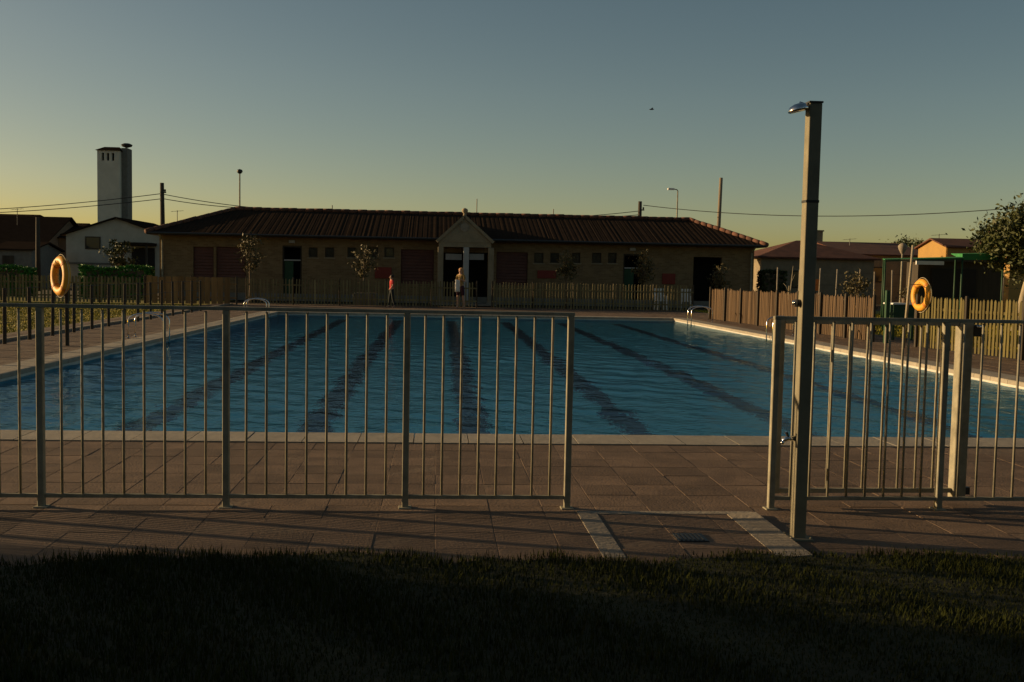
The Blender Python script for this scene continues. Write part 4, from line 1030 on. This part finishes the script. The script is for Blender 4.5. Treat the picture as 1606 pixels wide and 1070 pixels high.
# hedges
def hedge(label, x0, x1, y, z, seed, m='hedge_leaf', n=5200):
    R_ = np.random.default_rng(seed); t = thing('hedge', label, 'hedge', ((x0 + x1) / 2, y, 0)); hx = (x1 - x0) / 2
    P = R_.uniform(-1, 1, (n, 3)); ax = R_.integers(0, 3, n); sg = R_.choice([-1, 1], n)
    for k in range(3): P[ax == k, k] = sg[ax == k] * R_.uniform(0.85, 1.0, (ax == k).sum())
    P = P * np.array([hx, 0.45, z / 2]) + np.array([0, 0, z / 2 + 0.02])
    P[:, 2] += 0.07 * np.sin(P[:, 0] * 2.3 + seed) * (P[:, 2] > z * 0.8)
    put('foliage', leaves_mesh('foliage', M[m], P, 0.085, seed), t)
    b = MB(); b.box(-hx + 0.12, hx - 0.12, -0.3, 0.3, 0.0, z - 0.15); b.build('inner_branches', M['bark'], t)
hedge('bright green clipped hedge behind the far left fence below the white house', X(128, 50), X(238, 50), 50, Z(180, 419, 50), 31)
hedge('bright green clipped hedge at the left edge of the photo', X(-60, 50), X(52, 50), 50, Z(20, 419, 50), 32)
hedge('dark green hedge at the right end of the bathhouse below the pale wall', X(1192, 52), X(1230, 52), 52, Z(1200, 426, 52), 33, 'leaf', 2600)

# ------------------------------------------------------------------ people
def skin_body(name, label_, verts, edges, radii, m, parent, root=0, sub=2):
    me = bpy.data.meshes.new(name); me.from_pydata(verts, edges, []); o = put(name, me, parent)
    me.materials.append(m)
    sk = o.modifiers.new('skin', 'SKIN'); sk.use_smooth_shade = True
    for i, r_ in enumerate(radii): me.skin_vertices[0].data[i].radius = (r_, r_) if not isinstance(r_, tuple) else r_
    me.skin_vertices[0].data[root].use_root = True
    ss = o.modifiers.new('sub', 'SUBSURF'); ss.levels = sub; ss.render_levels = sub
    return o
def person(label, loc, rz, H_, shirt, legs, hair, arm_pose, stance, long_hair, bare_legs):
    t = thing('person', label, 'person', loc, rz); s = H_ / 1.68
    def S(l): return [(x * s, y * s, z * s) for x, y, z in l]
    dl, dr = stance
    # one continuous body: pelvis, spine, neck, head, arms with hands, legs with feet
    V = [(0, 0, 0.92), (0, 0, 1.10), (0, -0.01, 1.30), (0, 0.005, 1.40), (0, -0.01, 1.47), (0, -0.035, 1.54), (0, -0.03, 1.63)]
    E = [(0, 1), (1, 2), (2, 3), (3, 4), (4, 5), (5, 6)]
    Rr = [(0.125, 0.10), (0.105, 0.085), (0.13, 0.095), (0.075, 0.06), (0.045, 0.045), (0.075, 0.09), (0.065, 0.075)]
    for sgn, (ex, ey, ez, hx, hy, hz), (fx, fy, kz) in ((-1, arm_pose[0], dl), (1, arm_pose[1], dr)):
        i = len(V); V += [(sgn * 0.155, 0, 1.36), (sgn * 0.155 + ex, ey, ez), (hx, hy, hz), (hx + (hx - sgn * 0.155 - ex) * 0.28, hy + (hy - ey) * 0.28, hz + (hz - ez) * 0.28)]
        E += [(3, i), (i, i + 1), (i + 1, i + 2), (i + 2, i + 3)]; Rr += [0.05, 0.037, 0.025, (0.034, 0.017)]
        i = len(V); V += [(sgn * 0.09, 0, 0.84), (sgn * 0.095 + fx * 0.5, fy * 0.5 - 0.02, 0.48 + kz), (sgn * 0.095 + fx, fy + 0.01, 0.085), (sgn * 0.10 + fx, fy - 0.13, 0.03)]
        E += [(0, i), (i, i + 1), (i + 1, i + 2), (i + 2, i + 3)]; Rr += [0.085, 0.055, 0.036, (0.036, 0.026)]
    Rr = [tuple(q * s for q in r_) if isinstance(r_, tuple) else r_ * s for r_ in Rr]
    skin_body('body', None, S(V), E, Rr, M['skin'], t)
    # nose and ears
    b = MB(); b.tube([(0, -0.115 * s, 1.565 * s), (0, -0.14 * s, 1.545 * s)], [0.008 * s, 0.012 * s], 6); b.build('nose', M['skin'], t, True)
    # shirt
    Vs = [(0, 0, 0.83), (0, 0, 1.10), (0, -0.01, 1.30), (0, 0.005, 1.42)]; Es = [(0, 1), (1, 2), (2, 3)]; Rs = [(0.145, 0.118), (0.125, 0.105), (0.148, 0.112), (0.07, 0.062)]
    for sgn, a in ((-1, arm_pose[0]), (1, arm_pose[1])):
        i = len(Vs); Vs += [(sgn * 0.16, 0, 1.36), (sgn * 0.155 + a[0] * 0.75, a[1] * 0.75, 1.36 + (a[2] - 1.36) * 0.75)]; Es += [(3, i), (i, i + 1)]; Rs += [0.064, 0.055]
    skin_body('shirt', None, S(Vs), Es, [tuple(q * s for q in r_) if isinstance(r_, tuple) else r_ * s for r_ in Rs], shirt, t)
    Vt = [(0, 0, 0.93), (0, 0, 1.03)]; Et = [(0, 1)]; Rt = [(0.142, 0.118), (0.118, 0.10)]
    for sgn, (fx, fy, kz) in ((-1, dl), (1, dr)):
        i = len(Vt); k = 0.5 if bare_legs else 0.98
        Vt += [(sgn * 0.09, 0, 0.84), (sgn * 0.095 + fx * 0.5, fy * 0.5 - 0.02, 0.50 + kz)]; Et += [(0, i), (i, i + 1)]; Rt += [0.10, 0.072]
        if not bare_legs: Vt.append((sgn * 0.095 + fx, fy + 0.01, 0.10)); Et.append((i + 1, i + 2)); Rt.append(0.052)
    skin_body('shorts' if bare_legs else 'trousers', None, S(Vt), Et, [tuple(q * s for q in r_) if isinstance(r_, tuple) else r_ * s for r_ in Rt], legs, t)
    Vh = [(0, -0.01, 1.70), (0, 0.02, 1.62)] + ([(0, 0.055, 1.48), (0, 0.07, 1.34)] if long_hair else [(0, 0.035, 1.52)])
    skin_body('hair', None, S(Vh), [(i, i + 1) for i in range(len(Vh) - 1)], [(0.095 * s, 0.105 * s), (0.115 * s, 0.11 * s)] + ([(0.12 * s, 0.07 * s), (0.09 * s, 0.045 * s)] if long_hair else [(0.095 * s, 0.075 * s)]), hair, t)
    return t
pk = at(614, 482, 43.4)
person('dark haired child in a red shirt and dark trousers standing beyond the pool', (pk.x, 43.4, 0), rad(-70), 1.36, M['shirt_red'], M['trousers'], M['hair_dark'],
       ((-0.06, 0.03, 1.12, -0.20, -0.06, 0.93), (0.06, -0.02, 1.12, 0.20, -0.14, 0.95)), ((-0.03, -0.10, 0), (0.02, 0.12, 0)), False, False)
pw = at(722, 482, 43.9)
person('fair haired person in an olive top holding a pale cloth before the bathhouse door', (pw.x, 43.9, 0), rad(-35), 1.70, M['shirt_olive'], M['shorts'], M['hair_fair'],
       ((-0.05, -0.05, 1.12, -0.06, -0.22, 1.18), (0.06, -0.03, 1.12, 0.12, -0.2, 1.22)), ((-0.02, -0.06, 0), (0.03, 0.10, 0)), True, True)
tw_ = MB(); n = 7
for i in range(n):
    for j in range(5):
        tw_.v.append((-0.10 + 0.05 * j + 0.01 * math.sin(i * 1.7 + j), -0.02 + 0.025 * math.sin(j * 2.1 + i * 0.4), 0.26 - i * 0.085))
for i in range(n - 1):
    for j in range(4): tw_.f.append((i * 5 + j, i * 5 + j + 1, (i + 1) * 5 + j + 1, (i + 1) * 5 + j))
tow = tw_.build('towel', M['white_cloth'], None, True, (pw.x - 0.14, 43.9 - 0.20, 0.95)); tag(tow, 'pale towel held by the fair haired person in the olive top', 'towel')
sm = tow.modifiers.new('thick', 'SOLIDIFY'); sm.thickness = 0.02

# ------------------------------------------------------------------ grass
def grass(name, x0, x1, y0, y1, n, h, w, z, m, seed, keep=None, edge=None):
    R_ = np.random.default_rng(seed)
    x = R_.uniform(x0, x1, n); y = R_.uniform(y0, y1, n)
    if edge is not None:                       # ragged far edge and a few taller tufts
        lim = y1 - 0.09 - 0.07 * np.sin(x * 2.1) - 0.05 * np.sin(x * 5.7 + 1) - 0.03 * np.sin(x * 17)
        ok = y < lim + R_.normal(size=n) * 0.03; x, y = x[ok], y[ok]
    if keep is not None:
        ok = keep(x, y); x, y = x[ok], y[ok]
    n = len(x)
    patch = 0.75 + 0.3 * np.sin(x * 1.9 + 2 * np.sin(y * 1.3)) * np.sin(y * 2.3 + x) + 0.15 * np.sin(x * 7 + y * 5)
    hh = h * R_.uniform(0.45, 1.3, n) * np.clip(patch, 0.4, 1.4); ww = w * R_.uniform(0.6, 1.4, n)
    th = R_.uniform(0, 2 * np.pi, n); lean = R_.uniform(0.1, 0.75, n) * hh
    dx, dy = np.cos(th), np.sin(th); px, py = -dy, dx
    v = np.zeros((n * 5, 3))
    v[0::5] = np.stack([x - px * ww, y - py * ww, np.full(n, z)], 1); v[1::5] = np.stack([x + px * ww, y + py * ww, np.full(n, z)], 1)
    mx, my, mz = x + dx * lean * 0.35, y + dy * lean * 0.35, z + hh * 0.6
    v[2::5] = np.stack([mx + px * ww * 0.7, my + py * ww * 0.7, mz], 1); v[3::5] = np.stack([mx - px * ww * 0.7, my - py * ww * 0.7, mz], 1)
    v[4::5] = np.stack([x + dx * lean, y + dy * lean, z + hh], 1)
    base = np.arange(n) * 5
    li = np.stack([base, base + 1, base + 2, base + 3, base + 3, base + 2, base + 4], 1).ravel().astype(np.int32)
    ls = np.stack([np.arange(n) * 7, np.arange(n) * 7 + 4], 1).ravel().astype(np.int32)
    me = bpy.data.meshes.new(name); me.vertices.add(n * 5); me.vertices.foreach_set('co', v.ravel())
    me.loops.add(n * 7); me.loops.foreach_set('vertex_index', li); me.polygons.add(n * 2); me.polygons.foreach_set('loop_start', ls)
    me.materials.append(m); me.update(calc_edges=True)
    return tag(put(name, me), None, None, None, 'stuff')
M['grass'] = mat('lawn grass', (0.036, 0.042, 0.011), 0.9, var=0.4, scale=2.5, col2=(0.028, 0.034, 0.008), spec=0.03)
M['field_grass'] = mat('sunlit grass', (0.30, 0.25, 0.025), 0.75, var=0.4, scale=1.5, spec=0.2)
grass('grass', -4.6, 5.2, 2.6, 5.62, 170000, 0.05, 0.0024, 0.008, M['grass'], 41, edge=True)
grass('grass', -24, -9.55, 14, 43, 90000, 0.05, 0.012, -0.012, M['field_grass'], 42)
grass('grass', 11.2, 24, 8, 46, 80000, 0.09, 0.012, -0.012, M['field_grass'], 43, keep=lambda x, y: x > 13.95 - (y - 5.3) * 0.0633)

# added unseen trees behind the camera and beside the lawn, shading lawn and railings
def shade_trees():
    R_ = np.random.default_rng(77); P = []
    crowns = [(-26 + 4.6 * k + R_.uniform(-1, 1), -10 + R_.uniform(-1.5, 1.5), R_.uniform(7.5, 10)) for k in range(13)]
    crowns += [(-17.5 + R_.uniform(-0.6, 0.6), y, R_.uniform(4.6, 6.0)) for y in (-6, -3.2, -0.4, 2.4, 4.9, 7.0, 8.6)]
    tr = MB()
    for (x, y, h) in crowns:
        r = 2.9 if y < -8 else 1.7
        q = R_.normal(size=(2600, 3)); q /= np.linalg.norm(q, axis=1)[:, None]; q *= (R_.uniform(0.35, 1.0, (2600, 1))) ** 0.5
        q = q * np.array([r, r, h * 0.5]) + np.array([x, y, h * 0.52]); P.append(q[q[:, 2] > 0.1])
        tr.tube([(x, y, -0.05), (x + 0.1, y, h * 0.55)], [0.2, 0.1], 8)
    w = put('wood', leaves_mesh('wood', M['leaf'], np.concatenate(P), 0.22, 78)); tag(w, kind='stuff')
    t = tr.build('trunks', M['bark'], w); tag(t, kind='stuff')
shade_trees()
